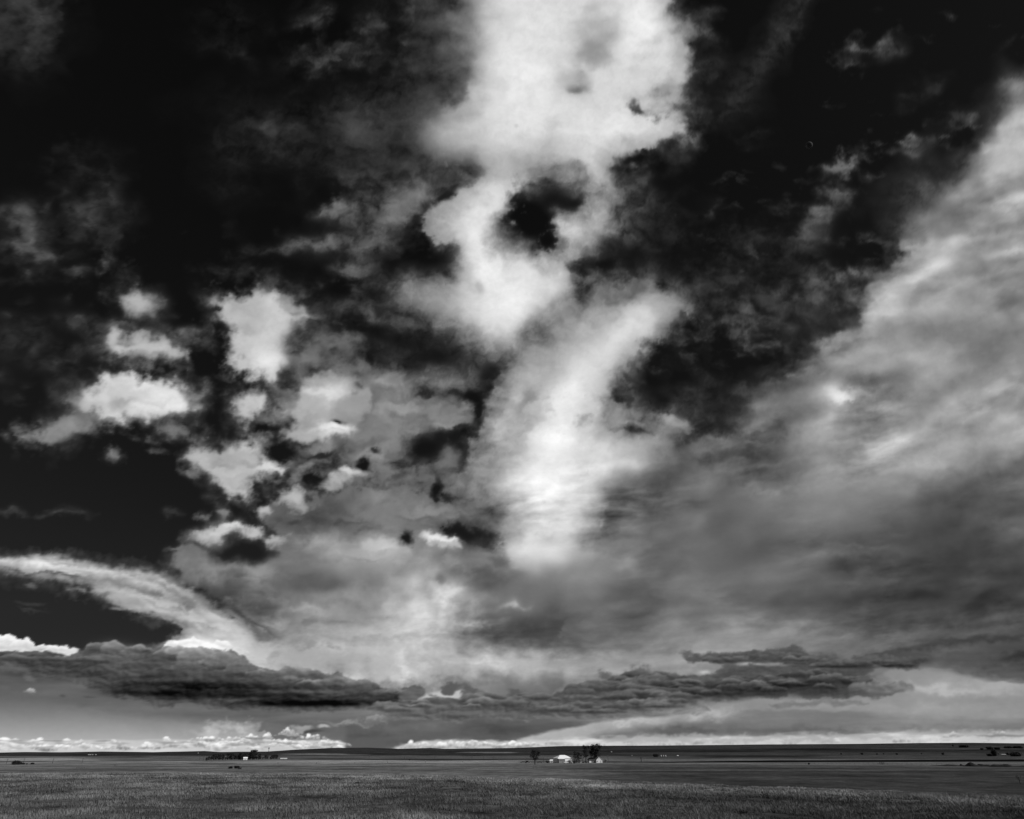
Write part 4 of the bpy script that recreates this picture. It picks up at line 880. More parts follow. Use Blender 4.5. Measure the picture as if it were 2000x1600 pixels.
# table of the plain so that an image pixel can be turned into a spot on the ground
def spot(u, v, rmin=120):
    cp, sp = math.cos(PITCH), math.sin(PITCH)
    x = (u-CU)/FOC; y = cp-(CV-v)/FOC*sp; z = sp+(CV-v)/FOC*cp
    h = math.hypot(x, y); s = z/h; ax, ay = x/h, y/h
    r = np.geomspace(rmin, 9400, 1500)
    d = height(ax*r, ay*r)-(EYE+s*r)
    k = np.argmax(d > 0) if (d > 0).any() else len(r)-1
    k = max(k, 1); t = d[k-1]/(d[k-1]-d[k]) if d[k] != d[k-1] else 0
    rr = r[k-1]+(r[k]-r[k-1])*min(max(t, 0), 1)
    X, Y = ax*rr, ay*rr
    return Vector((X, Y, float(height(X, Y)))), rr
def mpp(rr, u=1000):                     # metres across and up for one image pixel at distance rr
    c = math.cos(math.atan((u-CU)/(FOC*1.145)))
    return rr/(FOC*1.145)*c, rr/(FOC*1.145)*.8734*1.0/ .8734*.875

# ---------------------------------------------------------------- grass of the knoll
def build_grass():
    rs = np.random.RandomState(4)
    n = 120000
    U = rs.uniform(-60, 2060, n); q = rs.rand(n)
    az = np.arctan((U-CU)/(FOC*1.145))*1.05
    D = np.interp(np.clip(az, ca[0], ca[-1]), ca, CR_R)
    r0 = 15.0; r1 = D+9
    r = (q*(r1**1.25-r0**1.25)+r0**1.25)**(1/1.25)
    x = r*np.sin(az); y = r*np.cos(az)
    cl = fbm(x/2.4, y/2.4, 91, 4, .55); cl2 = fbm(x/9, y/7, 92, 3, .5)
    keep = (cl*.8+cl2*.6+rs.rand(n)*.9) > .22
    x, y, r, cl, cl2 = x[keep], y[keep], r[keep], cl[keep], cl2[keep]; n = len(x)
    z = height(x, y)
    nb = 7
    hgt = (.05+.10*np.clip(cl+.3, 0, 1)+.05*rs.rand(n))*(1+.35*(rs.rand(n) > .93))
    rad = .05+.11*rs.rand(n)
    N = n*nb
    X = np.repeat(x, nb); Y = np.repeat(y, nb); Z = np.repeat(z, nb); H = np.repeat(hgt, nb)*rs.uniform(.55, 1.15, N); RD = np.repeat(rad, nb); RR = np.repeat(r, nb)
    a = rs.uniform(0, 2*np.pi, N); q = rs.rand(N)**.5
    bx = X+np.cos(a)*RD*q; by = Y+np.sin(a)*RD*q
    wd = (.003+.00030*RR)*rs.uniform(.7, 1.3, N)
    a2 = rs.uniform(0, 2*np.pi, N)
    lean = rs.uniform(.1, .9, N)*H; wind = .3*H
    tx = bx+np.cos(a)*lean-wind; ty = by+np.sin(a)*lean*.7
    dx = np.cos(a2)*wd; dy = np.sin(a2)*wd
    v = np.empty((N, 3, 3), np.float32)
    v[:, 0] = np.stack([bx-dx, by-dy, Z-.03], -1); v[:, 1] = np.stack([bx+dx, by+dy, Z-.03], -1); v[:, 2] = np.stack([tx, ty, Z+H], -1)
    me = np_mesh('grass', v.reshape(-1, 3), np.arange(N*3).reshape(-1, 3))
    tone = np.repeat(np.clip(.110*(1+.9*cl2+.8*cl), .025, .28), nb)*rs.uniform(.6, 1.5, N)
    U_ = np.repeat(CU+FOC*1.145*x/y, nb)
    dc = np.interp(np.clip(np.arctan2(x, y), ca[0], ca[-1]), ca, CR_R); tone *= np.repeat(1+sstep(dc*.82, dc*.9, r)*np.interp(np.arctan2(x, y), [-.3, .05], [.25, 1.15]), nb)  # blades near the crest painted lighter, as if catching the sun
    tone *= np.interp(U_, [0, 900, 1300, 2000], [1.0, 1.0, .85, .62])  # same painted cloud shade on the blades to the right
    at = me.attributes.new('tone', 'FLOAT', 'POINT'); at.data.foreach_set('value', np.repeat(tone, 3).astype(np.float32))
    m = bpy.data.materials.new('dry_grass'); m.use_nodes = True; t = m.node_tree; b = t.nodes['Principled BSDF']; b.inputs['Roughness'].default_value = .9; b.inputs['Specular IOR Level'].default_value = .05
    a_ = t.nodes.new('ShaderNodeAttribute'); a_.attribute_name = 'tone'; t.links.new(a_.outputs['Fac'], b.inputs['Base Color'])
    me.materials.append(m)
    tag(lk(bpy.data.objects.new('grass', me)), 'short wind-bent prairie grass covering the near knoll', 'grass', kind='stuff')
    print('grass', N, round(time.time()-T0, 1))
build_grass()
# ---------------------------------------------------------------- things on the land
class MB:
    """collects boxes, bars and cards into one mesh"""
    def __init__(s): s.v = []; s.f = []
    def box(s, x0, x1, y0, y1, z0, z1):
        k = len(s.v); s.v += [(x0,y0,z0),(x1,y0,z0),(x1,y1,z0),(x0,y1,z0),(x0,y0,z1),(x1,y0,z1),(x1,y1,z1),(x0,y1,z1)]
        s.f += [(k,k+3,k+2,k+1),(k+4,k+5,k+6,k+7),(k,k+1,k+5,k+4),(k+1,k+2,k+6,k+5),(k+2,k+3,k+7,k+6),(k+3,k,k+4,k+7)]; return s
    def poly(s, pts, faces):
        k = len(s.v); s.v += pts; s.f += [tuple(k+i for i in f) for f in faces]; return s
    def tube(s, p, r, n=6, cap=True):
        """p: list of points, r: list of radii"""
        k = len(s.v); p = [Vector(q) for q in p]
        for i, q in enumerate(p):
            d = (p[min(i+1, len(p)-1)]-p[max(i-1, 0)]).normalized()
            a = d.orthogonal().normalized(); b = d.cross(a)
            for j in range(n):
                t = 2*math.pi*j/n; w_ = q+(a*math.cos(t)+b*math.sin(t))*r[i]; s.v.append(tuple(w_))
        for i in range(len(p)-1):
            for j in range(n):
                j2 = (j+1) % n; s.f.append((k+i*n+j, k+i*n+j2, k+(i+1)*n+j2, k+(i+1)*n+j))
        if cap: s.f.append(tuple(k+j for j in range(n))[::-1]); s.f.append(tuple(k+(len(p)-1)*n+j for j in range(n)))
        return s
    def build(s, name, m, parent=None):
        me = bpy.data.meshes.new(name); me.from_pydata(s.v, [], s.f); me.update(); me.materials.append(m)
        return lk(bpy.data.objects.new(name, me), parent)
def thing(name, label, cat, loc, rz=0, group=None, sc=1):
    o = lk(bpy.data.objects.new(name, None)); o.location = loc; o.rotation_euler = (0, 0, rz); o.scale = (sc, sc, sc)
    return tag(o, label, cat, group)
def clone(o, label, loc, rz=0, sc=None):
    c = o.copy(); COL.objects.link(c); c.location = loc; c.rotation_euler = (0, 0, rz); c['label'] = label
    if sc: c.scale = sc if hasattr(sc, '__len__') else (sc,)*3
    for ch in list(o.children):
        d = ch.copy(); COL.objects.link(d); d.parent = c
        for g in ch.children:
            e = g.copy(); COL.objects.link(e); e.parent = d
    return c
WHITE = mat('white_paint', .80, .6, .06, 1.2); ROOFW = mat('white_sheet_roof', .82, .45, .05, .8); GREY = mat('weathered_boards', .20, .9, .25, 2.5, .3, (6, 6, .6)); GREYL = mat('grey_sheet', .34, .7, .15, 1.5)
DARK = mat('dark_opening', .02, .6); GLASS = mat('window_glass', .03, .15, spec=.5); WOOD = mat('old_wood', .10, .95, .3, 4); BARK = mat('bark', .035, .95, .3, 6); LEAF = mat('leaves', .030, .95, .45, .9)
LEAFG = mat('leaves_grey', .055, .95, .4, .9); ROOFD = mat('dark_shingles', .06, .95, .3, 3); METAL = mat('galvanised_metal', .45, .5, .12, 2, spec=.4); EARTH = mat('bare_earth', .018, 1, .4, .5, .4); RUBBER = mat('rubber', .02, .9)
CARW = mat('white_car_paint', .75, .3, spec=.5); CARD = mat('dark_car_paint', .04, .3, spec=.5); DULLW = mat('pale_siding', .62, .7, .08, 2)

# ---- trees: tapered trunk, forking limbs, leaf-sized faces in clumps
def limbs(mb, p, d, L, r, lv, rs, tips, splay=.5, n=5):
    q = p+d*L*.5+Vector((rs.uniform(-1, 1), rs.uniform(-1, 1), 0))*L*.06
    e = p+d*L
    mb.tube([p, q, e], [r, r*.82, r*.62], n, False)
    if lv == 0: tips.append((e, L)); return
    for k in range(rs.choice([2, 3, 3]) if lv > 1 else rs.choice([2, 3])):
        a = rs.uniform(0, 6.283); s_ = splay*rs.uniform(.5, 1.2)
        nd = (d+Vector((math.cos(a), math.sin(a), 0))*s_+Vector((0, 0, .12))).normalized()
        limbs(mb, e, nd, L*rs.uniform(.62, .85), r*.6, lv-1, rs, tips, splay, max(3, n-1))
    if lv > 1: tips.append((e, L*.7))
def leaf_mesh(name, cs, per, spread, size, rs, m, parent, squash=.8):
    rn = np.random.RandomState(rs.randrange(1 << 30))
    C = np.array([tuple(c) for c, _ in cs]); n = len(C)*per
    P = np.repeat(C, per, 0)+rn.normal(0, 1, (n, 3))*spread*np.array([1, 1, squash])
    a = rn.normal(0, 1, (n, 3)); a /= np.linalg.norm(a, axis=1)[:, None]; b = np.cross(a, rn.normal(0, 1, (n, 3))); b /= np.linalg.norm(b, axis=1)[:, None]
    s_ = size*rn.uniform(.5, 1.3, (n, 1))
    P[:, 2] = np.maximum(P[:, 2], .1)
    V = np.stack([P-a*s_, P+b*s_*.6, P+a*s_, P-b*s_*.6], 1).reshape(-1, 3)
    me = np_mesh(name, V, np.arange(n*4).reshape(-1, 4)); me.materials.append(m)
    return lk(bpy.data.objects.new(name, me), parent)
def tree(name, label, loc, H, W, seed, trunk=.3, leaf=30, group=None, m=None, lv=4, cat='tree', bare=False, splay=.5, size=None):
    rs = random.Random(seed); t = thing(name, label, cat, loc-Vector((0, 0, .15)), 0, group)
    mb = MB(); tips = []
    r0 = H*.028
    mb.tube([(0, 0, 0), (rs.uniform(-.02, .02)*H, rs.uniform(-.02, .02)*H, H*trunk*.5), (0, 0, H*trunk)], [r0*1.5, r0*1.1, r0], 8)
    L = H*(1-trunk)*.36
    for k in range(3 if lv > 1 else 4):
        a = k*2.1+rs.uniform(-.4, .4)
        d = Vector((math.cos(a)*splay, math.sin(a)*splay, 1)).normalized()
        limbs(mb, Vector((0, 0, H*trunk)), d, L*rs.uniform(.85, 1.1), r0*.7, lv-2, rs, tips, splay)
    # bring the crown to its real height and width
    hx = max(abs(c.x) for c, _ in tips); hz = max(c.z for c, _ in tips); k = W*.40/max(hx, .1); kz = (H*.92-H*trunk)/max(hz-H*trunk, .1)
    f = lambda c: Vector((c[0]*k, c[1]*k, H*trunk+(c[2]-H*trunk)*kz)) if c[2] > H*trunk else Vector(c)
    mb.v = [tuple(f(c)) for c in mb.v]; tips = [(f(c), l) for c, l in tips]
    mb.build('trunk', BARK, t)
    if not bare:
        # clumps fill the crown's volume, unevenly
        nc_ = max(14, int(leaf*.9)); zc = H*(trunk+(.92-trunk)*.5); hz2 = H*(.92-trunk)*.5
        for _ in range(nc_):
            a = rs.uniform(0, 6.283); q_ = rs.random()**.4; z_ = rs.uniform(-1, 1); rr_ = math.sqrt(max(0, 1-z_*z_*.85))*q_
            tips.append((Vector((math.cos(a)*rr_*W*.42*rs.uniform(.8, 1.1), math.sin(a)*rr_*W*.42, zc+z_*hz2)), 1))
        leaf_mesh('crown', tips, leaf, W*.07, size or W*.034, rs, m or LEAF, t)
    return t

def at(u, v, **k): return spot(u, v, **k)[0]
HOME, RH = spot(1100, 1490.5)
print('farmstead at', round(RH), 'm', HOME)
MX, MZ = mpp(RH)

def yaw_to(p): return -math.atan2(p.x, p.y)               # facing the camera

# ---- the white barn
p = at(1099, 1490.3); bz = yaw_to(p)+math.radians(24)
barn = thing('barn', 'large white barn with broad pale hipped roof, biggest building of the farmstead', 'barn', p, bz)
W_, D_, E_, R_ = 9.2, 7.6, 4.9, 8.2
MB().box(-W_, W_, -D_, D_, -.5, E_).build('wall', WHITE, barn)
o_, rl = .4, 3.4
rv = [(-W_-o_,-D_-o_,E_-.1),(W_+o_,-D_-o_,E_-.1),(W_+o_,D_+o_,E_-.1),(-W_-o_,D_+o_,E_-.1),(-rl,0,R_),(rl,0,R_),(-W_-o_,-D_-o_,E_+.1),(W_+o_,-D_-o_,E_+.1),(W_+o_,D_+o_,E_+.1),(-W_-o_,D_+o_,E_+.1)]
MB().poly(rv, [(0,3,2,1),(0,1,7,6),(1,2,8,7),(2,3,9,8),(3,0,6,9),(6,7,5,4),(7,8,5),(8,9,4,5),(9,6,4)]).build('roof', ROOFW, barn)
an = MB().box(-W_-.6, -1.6, -D_-3.4, -D_-.003, -.5, 4.2).build('lean_to', GREY, barn)
MB().poly([(-W_-.9,-D_-3.7,4.2),(-1.3,-D_-3.7,4.2),(-1.3,-D_-.01,4.75),(-W_-.9,-D_-.01,4.75),(-W_-.9,-D_-3.7,4.35),(-1.3,-D_-3.7,4.35),(-1.3,-D_-.01,4.9),(-W_-.9,-D_-.01,4.9)],[(0,3,2,1),(4,5,6,7),(0,1,5,4),(1,2,6,5),(2,3,7,6),(3,0,4,7)]).build('roof', ROOFW, an)
for x in (-8.8, -7.8, -6.8, -5.8, -3.6, -2.6):
    MB().box(x-.3, x+.3, -D_-3.45, -D_-3.38, 2.7, 3.4).build('window', GLASS, an)
MB().box(-4.8, -4.6, -D_-3.46, -D_-3.38, 0, 4.1).build('post', DARK, an)
MB().box(W_+.005, W_+.06, -4.4, -2.9, 0, 2.3).build('door', GREYL, barn); MB().box(4.0, 7.2, -D_-.06, -D_-.005, 0, 3.2).build('sliding_door', DULLW, barn)
MB().box(6.9, 7.05, -D_-.1, -D_-.005, 0, 3.4).build('door_rail', GREYL, barn)
p = at(1076.5, 1490)
sh = thing('shed', 'small grey shed with pale roof, left of the large white barn', 'shed', p, yaw_to(p)+.35)
MB().box(-2.6, 2.6, -2, 2, -.4, 2.4).build('wall', GREYL, sh)
MB().poly([(-2.9,-2.3,2.3),(2.9,-2.3,2.3),(2.9,2.3,2.3),(-2.9,2.3,2.3),(-1.2,0,3.4),(2.6,0,3.4)],[(0,3,2,1),(0,1,5,4),(1,2,5),(2,3,4,5),(3,0,4)]).build('roof', ROOFW, sh)
MB().box(-.6, .5, -2.05, -1.995, 0, 2).build('door', GREY, sh)
# ---- the farmhouse
p = at(1169.0, 1490); hz_ = yaw_to(p)+math.radians(14)
ho = thing('farmhouse', 'white gabled farmhouse with low wing under a dark hedge, right of the barn', 'house', p, hz_)
hw, hd, he, hr = 3.7, 4.6, 2.9, 6.2
MB().poly([(-hw,-hd,-.4),(hw,-hd,-.4),(hw,-hd,he),(0,-hd,hr),(-hw,-hd,he),(-hw,hd,-.4),(hw,hd,-.4),(hw,hd,he),(0,hd,hr),(-hw,hd,he)],[(0,1,2,3,4),(6,5,9,8,7),(1,6,7,2),(5,0,4,9),(0,5,6,1)]).build('wall', WHITE, ho)
for s_ in (-1, 1):
    MB().poly([(s_*(hw+.4),-hd-.3,he-.25),(s_*(hw+.4),hd+.3,he-.25),(0,hd+.3,hr+.08),(0,-hd-.3,hr+.08),(s_*(hw+.4),-hd-.3,he-.1),(s_*(hw+.4),hd+.3,he-.1),(0,hd+.3,hr+.24),(0,-hd-.3,hr+.24)],
              [(0,1,2,3),(7,6,5,4),(0,3,7,4),(1,5,6,2),(0,4,5,1)]).build('roof', GREYL if s_ < 0 else ROOFW, ho)
for x, z, a, b in ((-2.6, 1.5, .45, .6), (1.7, 1.25, .3, 1.0), (-.6, 4.2, .3, .35)):
    f = MB().box(x-a-.08, x+a+.08, -hd-.04, -hd+.02, z-b-.08, z+b+.08).build('window', WHITE, ho); MB().box(x-a, x+a, -hd-.06, -hd-.01, z-b, z+b).build('pane', GLASS, f)
MB().box(-.35, .35, .8, 1.5, hr-.5, hr+1.1).build('chimney', GREY, ho)
wg = MB().box(-12.2, -hw-.01, -2.6, 2.4, -.4, 2.5).build('wing', GREYL, ho)
MB().poly([(-12.5,-3,2.45),(-hw-.02,-3,2.45),(-hw-.02,2.8,2.45),(-12.5,2.8,2.45),(-11.8,-.1,3.6),(-hw-.02,-.1,3.6)],[(0,3,2,1),(0,1,5,4),(1,2,5),(2,3,4,5),(3,0,4)]).build('roof', ROOFD, wg)
for x in (-8.4, -6.2): MB().box(x-.5, x+.5, -2.66, -2.58, .5, 2.1).build('window', GLASS, wg)
MB().box(-11.9, -9.6, -2.68, -2.6, .1, 2.3).build('panel', WHITE, wg); MB().box(-4.5, -4.1, -2.75, -2.6, 0, 2.6).build('post', WHITE, wg)
p = at(1182, 1489.6); s2 = thing('shed', 'small grey gabled shed standing just right of the white farmhouse', 'shed', p, yaw_to(p))
MB().poly([(-1.9,-1.7,-.3),(1.9,-1.7,-.3),(1.9,-1.7,2.3),(0,-1.7,3.6),(-1.9,-1.7,2.3),(-1.9,1.7,-.3),(1.9,1.7,-.3),(1.9,1.7,2.3),(0,1.7,3.6),(-1.9,1.7,2.3)],[(0,1,2,3,4),(6,5,9,8,7),(1,6,7,2),(5,0,4,9)]).build('wall', GREY, s2)
for s_ in (-1, 1): MB().poly([(s_*2.2,-1.9,2.1),(s_*2.2,1.9,2.1),(0,1.9,3.65),(0,-1.9,3.65),(s_*2.2,-1.9,2.2),(s_*2.2,1.9,2.2),(0,1.9,3.77),(0,-1.9,3.77)],[(0,1,2,3),(7,6,5,4),(0,3,7,4),(1,5,6,2),(0,4,5,1)]).build('roof', GREYL, s2)
MB().box(-.5, .5, -1.76, -1.7, 0, 1.9).build('door', DARK, s2)

# ---- vehicles in the yard
def vehicle(name, label, p, rz, m, kind='pickup'):
    t = thing(name, label, kind if kind != 'pickup' else 'pickup truck', p, rz)
    if kind == 'pickup':
        MB().poly([(-2.7,-.95,.5),(2.7,-.95,.5),(2.7,-.95,1.05),(1.2,-.95,1.15),(-2.7,-.95,1.15),(-2.7,.95,.5),(2.7,.95,.5),(2.7,.95,1.05),(1.2,.95,1.15),(-2.7,.95,1.15)],[(0,1,2,3,4),(9,8,7,6,5),(0,5,6,1),(1,6,7,2),(2,7,8,3),(3,8,9,4),(4,9,5,0)]).build('body', m, t)
        c = MB().poly([(-.7,-.85,1.14),(1.3,-.85,1.14),(.8,-.72,1.85),(-.6,-.72,1.85),(-.7,.85,1.14),(1.3,.85,1.14),(.8,.72,1.85),(-.6,.72,1.85)],[(0,1,2,3),(7,6,5,4),(3,2,6,7),(1,5,6,2),(0,3,7,4)]).build('cab', m, t)
        for s_ in (-1, 1): MB().poly([(-.5,s_*.84,1.25),(1.05,s_*.84,1.25),(.7,s_*.76,1.75),(-.45,s_*.76,1.75)],[(0,1,2,3)]).build('window', GLASS, c)
        MB().poly([(1.28,-.7,1.2),(1.28,.7,1.2),(.86,.62,1.8),(.86,-.62,1.8)],[(0,1,2,3)]).build('windscreen', GLASS, c)
        wx = 1.75
    else:
        MB().poly([(-2.2,-.85,.4),(2.2,-.85,.4),(2.2,-.85,.8),(1.1,-.85,.95),(-2.2,-.85,.95),(-2.2,.85,.4),(2.2,.85,.4),(2.2,.85,.8),(1.1,.85,.95),(-2.2,.85,.95)],[(0,1,2,3,4),(9,8,7,6,5),(0,5,6,1),(1,6,7,2),(2,7,8,3),(3,8,9,4),(4,9,5,0)]).build('body', m, t)
        c = MB().poly([(-1.7,-.78,.94),(1.0,-.78,.94),(.3,-.65,1.45),(-1.2,-.65,1.45),(-1.7,.78,.94),(1.0,.78,.94),(.3,.65,1.45),(-1.2,.65,1.45)],[(0,1,2,3),(7,6,5,4),(3,2,6,7),(1,5,6,2),(0,3,7,4)]).build('cab', m, t)
        for s_ in (-1, 1): MB().poly([(-1.4,s_*.765,1.0),(.75,s_*.765,1.0),(.25,s_*.69,1.37),(-1.1,s_*.69,1.37)],[(0,1,2,3)]).build('window', GLASS, c)
        MB().poly([(.97,-.65,1.0),(.97,.65,1.0),(.4,.58,1.42),(.4,-.58,1.42)],[(0,1,2,3)]).build('windscreen', GLASS, c)
        wx = 1.35
    for sx in (-1, 1):
        for sy in (-1, 1): MB().tube([(sx*wx, sy*.72, .37), (sx*wx, sy*.95, .37)], [.37, .37], 12).build('wheel', RUBBER, t)
    return t
f = lambda u, v, d=0: at(u, v)+Vector((0, d, 0))
vehicle('pickup_truck', 'white pickup truck parked in front of the large barn', f(1105.5, 1491.2), .3, CARW)
vehicle('parked_car', 'white car parked at the right corner of the large barn', f(1115, 1491.0), -.5, CARW, 'car')
vehicle('parked_car', 'pale car parked between the barn trees and the farmhouse', f(1134.5, 1490.2), .2, METAL, 'car')
vehicle('pickup_truck', 'dark pickup truck parked beneath the tall thin tree', f(1142.5, 1490.2), .1, CARD)
# old machinery left of the lone tree
def machine(label, p, rz, L=5, H=1.4):
    t = thing('farm_implement', label, 'farm machinery', p, rz)
    MB().box(-L/2, L/2, -.5, .5, .5, .8).build('frame', RUBBER, t)
    MB().poly([(-L*.2,-.7,.8),(L*.15,-.7,.8),(L*.22,-.9,H+.2),(-L*.27,-.9,H+.2),(-L*.2,.7,.8),(L*.15,.7,.8),(L*.22,.9,H+.2),(-L*.27,.9,H+.2)],[(0,1,2,3),(7,6,5,4),(1,5,6,2),(0,3,7,4),(3,2,6,7)]).build('hopper', EARTH, t)
    MB().tube([(L/2, 0, .65), (L/2+1.6, 0, .45)], [.08, .06], 6).build('drawbar', METAL, t)
    for sx in (-.35, .35):
        for sy in (-1, 1): MB().tube([(sx*L, sy*.6, .5), (sx*L, sy*.8, .5)], [.5, .5], 12).build('wheel', RUBBER, t)
    return t
machine('dark idle seed drill standing left of the lone tree', at(1030, 1490), .2, 6, 2.0)
machine('long low dark farm implement, furthest left of the farmstead', at(1023, 1490), -.1, 9, 1.1)
machine('dark low trailer standing between the lone tree and the small shed', at(1054, 1490), .1, 6, 1.2)

# ---- trees of the farmstead
tree('tree', 'lone round-crowned dark tree left of the large white barn', at(1045, 1493.5), 14.0, 11.5, 3, trunk=.34, leaf=34, lv=4)
tree('tree', 'dark bushy tree close against the right end of the large barn', at(1125.5, 1490.2), 12.5, 8.5, 5, trunk=.15, leaf=34)
tree('tree', 'dark broad tree, right one of the pair beside the barn', at(1131, 1490.6), 10.5, 7.5, 6, trunk=.15, leaf=30)
tree('tree', 'tall thin dark tree between the barn and the farmhouse', at(1145, 1490.6), 19.5, 9.5, 8, trunk=.30, leaf=44, splay=.4)
tree('tree', 'tallest broad dark tree towering behind the farmhouse', at(1163.5, 1488.6), 21.0, 16, 9, trunk=.25, leaf=60, splay=.6)
tree('tree', 'dark sparse tree just left of the tallest tree behind the farmhouse', at(1155.5, 1488.4), 13.0, 7.0, 12, trunk=.25, leaf=20)
tree('tree', 'leafless greyish tree between the barn pair and the thin tree', at(1138.5, 1490.2), 10, 6, 10, trunk=.2, leaf=7, m=LEAFG, size=.15)
for i, (u, h, wd, lb) in enumerate([(1151, 5.2, 5, 'left end of the dark hedge behind the farmhouse wing'), (1156, 5.8, 5.5, 'middle of the dark hedge behind the farmhouse wing'), (1161, 5.0, 5, 'right end of the dark hedge behind the farmhouse wing')]):
    tree('bush', 'dense dark bush, '+lb, at(u, 1488.9), h, wd, 40+i, trunk=.08, leaf=60, lv=3, cat='bush')
tree('bush', 'low dark bush at the foot of the small shed, left of the barn', at(1069, 1490.4), 2.4, 4, 44, trunk=.08, leaf=40, lv=3, cat='bush')
tree('bush', 'low dark bush between the two white yard cars', at(1121.5, 1491.2), 2.8, 4, 45, trunk=.08, leaf=40, lv=3, cat='bush')
tree('bush', 'upright dark bush alone in the field right of the farmstead', at(1252.5, 1488.8), 6.0, 2.4, 46, trunk=.1, leaf=40, lv=3, cat='bush')

# ---- utility poles
def pole(label, p, H, rz, lean=0):
    t = thing('utility_pole', label, 'utility pole', p-Vector((0, 0, .3)), rz, 'utility poles crossing the plain'); t.rotation_euler = (0, lean, rz)
    MB().tube([(0, 0, 0), (0, 0, H)], [.2, .13], 8).build('pole', BARK, t)
    MB().box(-1.2, 1.2, -.07, .07, H-.9, H-.72).build('crossarm', BARK, t)
    for x in (-1.05, -.5, .5, 1.05): MB().tube([(x, 0, H-.72), (x, 0, H-.5)], [.05, .07], 6).build('insulator', METAL, t)
    return t
pl = [(12, 1492.4, 'leftmost utility pole, above the dark brush in the left field'), (45, 1491.8, 'utility pole above the gap in the dark brush at far left'), (102, 1491.5, 'utility pole in the left field where the pale stubble strip begins to fade'),
      (160, 1490.5, 'utility pole above the old wooden corral in the left field'), (397, 1485.2, 'utility pole just left of the dark shelterbelt'), (389, 1485.4, 'utility pole second to the left from the dark shelterbelt'),
      (668, 1484.3, 'first utility pole right of the shelterbelt, in mid plain'), (721, 1484.3, 'utility pole in mid plain under the highest left hill'), (790, 1484.4, 'utility pole in mid plain right of the high left hill'),
      (849, 1484.6, 'taller-looking utility pole in mid plain, centre left'), (922, 1485, 'utility pole in the open plain left of the narrow pair'), (945, 1485.2, 'left one of two close utility poles in the central plain'), (963, 1485.4, 'right one of two close utility poles in the central plain'),
      (1027, 1489.2, 'utility pole just left of the lone round tree'), (1061.5, 1489.8, 'utility pole between the lone tree and the small shed'), (1188, 1489.4, 'utility pole right of the small gabled shed'),
      (1287.5, 1478.6, 'dark mast rising beside the three pale grain bins')]
for u, v, lb in pl:
    q, rr = spot(u, v); mz = rr/(FOC*1.145)*.875/1.0
    hh = {1188: 16, 1061.5: 15, 1287.5: 12}.get(u, 10)
    pole(lb, q, hh*mz*.92, .5 if u < 1000 else 1.2)
q, rr = spot(1998, 1478.5); pole('utility pole at the far right edge beside the dark brush', q, 14*rr/(FOC*1.145)*.7, .4)

# ---- short marker posts in the pale field
MP = None
words = ['first', 'second', 'third', 'fourth', 'fifth', 'sixth', 'seventh', 'eighth']
for i, (u, v) in enumerate([(468.5, 1493.3), (542.5, 1492.6), (618, 1492), (692.5, 1491.6), (757, 1490.8), (830.5, 1490), (903, 1489), (974.5, 1487.3)]):
    q, rr = spot(u, v); lb = 'short dark post in the pale field, %s from the left of the even row' % words[i]
    if MP is None:
        MP = thing('marker_post', lb, 'post', q, 0, 'short posts in the pale field')
        MB().tube([(0, 0, -.2), (0, 0, 1.9)], [.16, .14], 8).build('post', RUBBER, MP); MB().tube([(0, 0, 1.9), (0, 0, 2.3)], [.24, .10], 8).build('cap', METAL, MP)
    else: clone(MP, lb, q)

# ---- the shelterbelt of the left farm
protos = [tree('shelterbelt_tree', '', Vector((0, 0, 0)), 9, 7, 60+k, trunk=.10, leaf=44, lv=3, group='dark trees of the far left shelterbelt', size=.34) for k in range(4)]
rs = random.Random(8); belt = []; cnt = {}; words += ['ninth', 'tenth', 'eleventh', 'twelfth', 'thirteenth', 'fourteenth']
for i in range(32):
    t_ = i/31; u = 404+t_*136+rs.uniform(-1.2, 1.2)
    v = np.interp(u, [400, 410, 470, 500, 540], [1486.3, 1484.6, 1484.0, 1483.6, 1482.6])+rs.uniform(-.3, .3)
    hp = np.interp(u, [403, 420, 440, 455, 475, 492, 504, 515, 540], [8, 10.5, 9, 12, 12, 15, 9, 8, 7.5])*rs.choice([.55, .75, .95, 1.1, 1.25])
    q, rr = spot(u, v); belt.append((u, q, hp*rr/(FOC*1.145)*.875))
for i, (u, q, h) in enumerate(belt):
    part_ = 'left end' if u < 432 else 'middle' if u < 478 else 'tallest stretch' if u < 505 else 'thin right end'
    cnt[part_] = cnt.get(part_, 0)+1
    lb = '%s dark tree from the left in the %s of the far shelterbelt' % (words[cnt[part_]-1], part_)
    pr = protos[i % 4]; fw = rs.uniform(.8, 1.35); sc = (h/9*fw, h/9*fw, h/9)
    if i < 4: pr.location = q; pr['label'] = lb; pr.scale = sc; pr.rotation_euler = (0, 0, rs.uniform(0, 6))
    else: clone(pr, lb, q, rs.uniform(0, 6), sc)
q, rr = spot(493, 1483.6); tree('tree', 'tall nearly leafless tree standing above the far left shelterbelt', q, 22*rr/(FOC*1.145)*.875, 13, 71, trunk=.3, leaf=3, size=.14, splay=.5)
q, rr = spot(522, 1483.0); mzz = rr/(FOC*1.145)*.875
wm = thing('windmill', 'thin dark windmill tower right of the leafless tree on the left farm', 'windmill', q); Hh = 20*mzz
for sx in (-1, 1):
    for sy in (-1, 1): MB().tube([(sx*1.5, sy*1.5, 0), (sx*.15, sy*.15, Hh)], [.14, .08], 5).build('leg', BARK, wm)
mb = MB()
for k in range(1, 6):
    z_ = Hh*k/6.5; a_ = 1.5*(1-k/6.5)+.15
    mb.box(-a_, a_, -a_-.05, -a_+.05, z_-.06, z_+.06); mb.box(-a_, a_, a_-.05, a_+.05, z_-.06, z_+.06)
mb.build('brace', BARK, wm)
fan = MB()
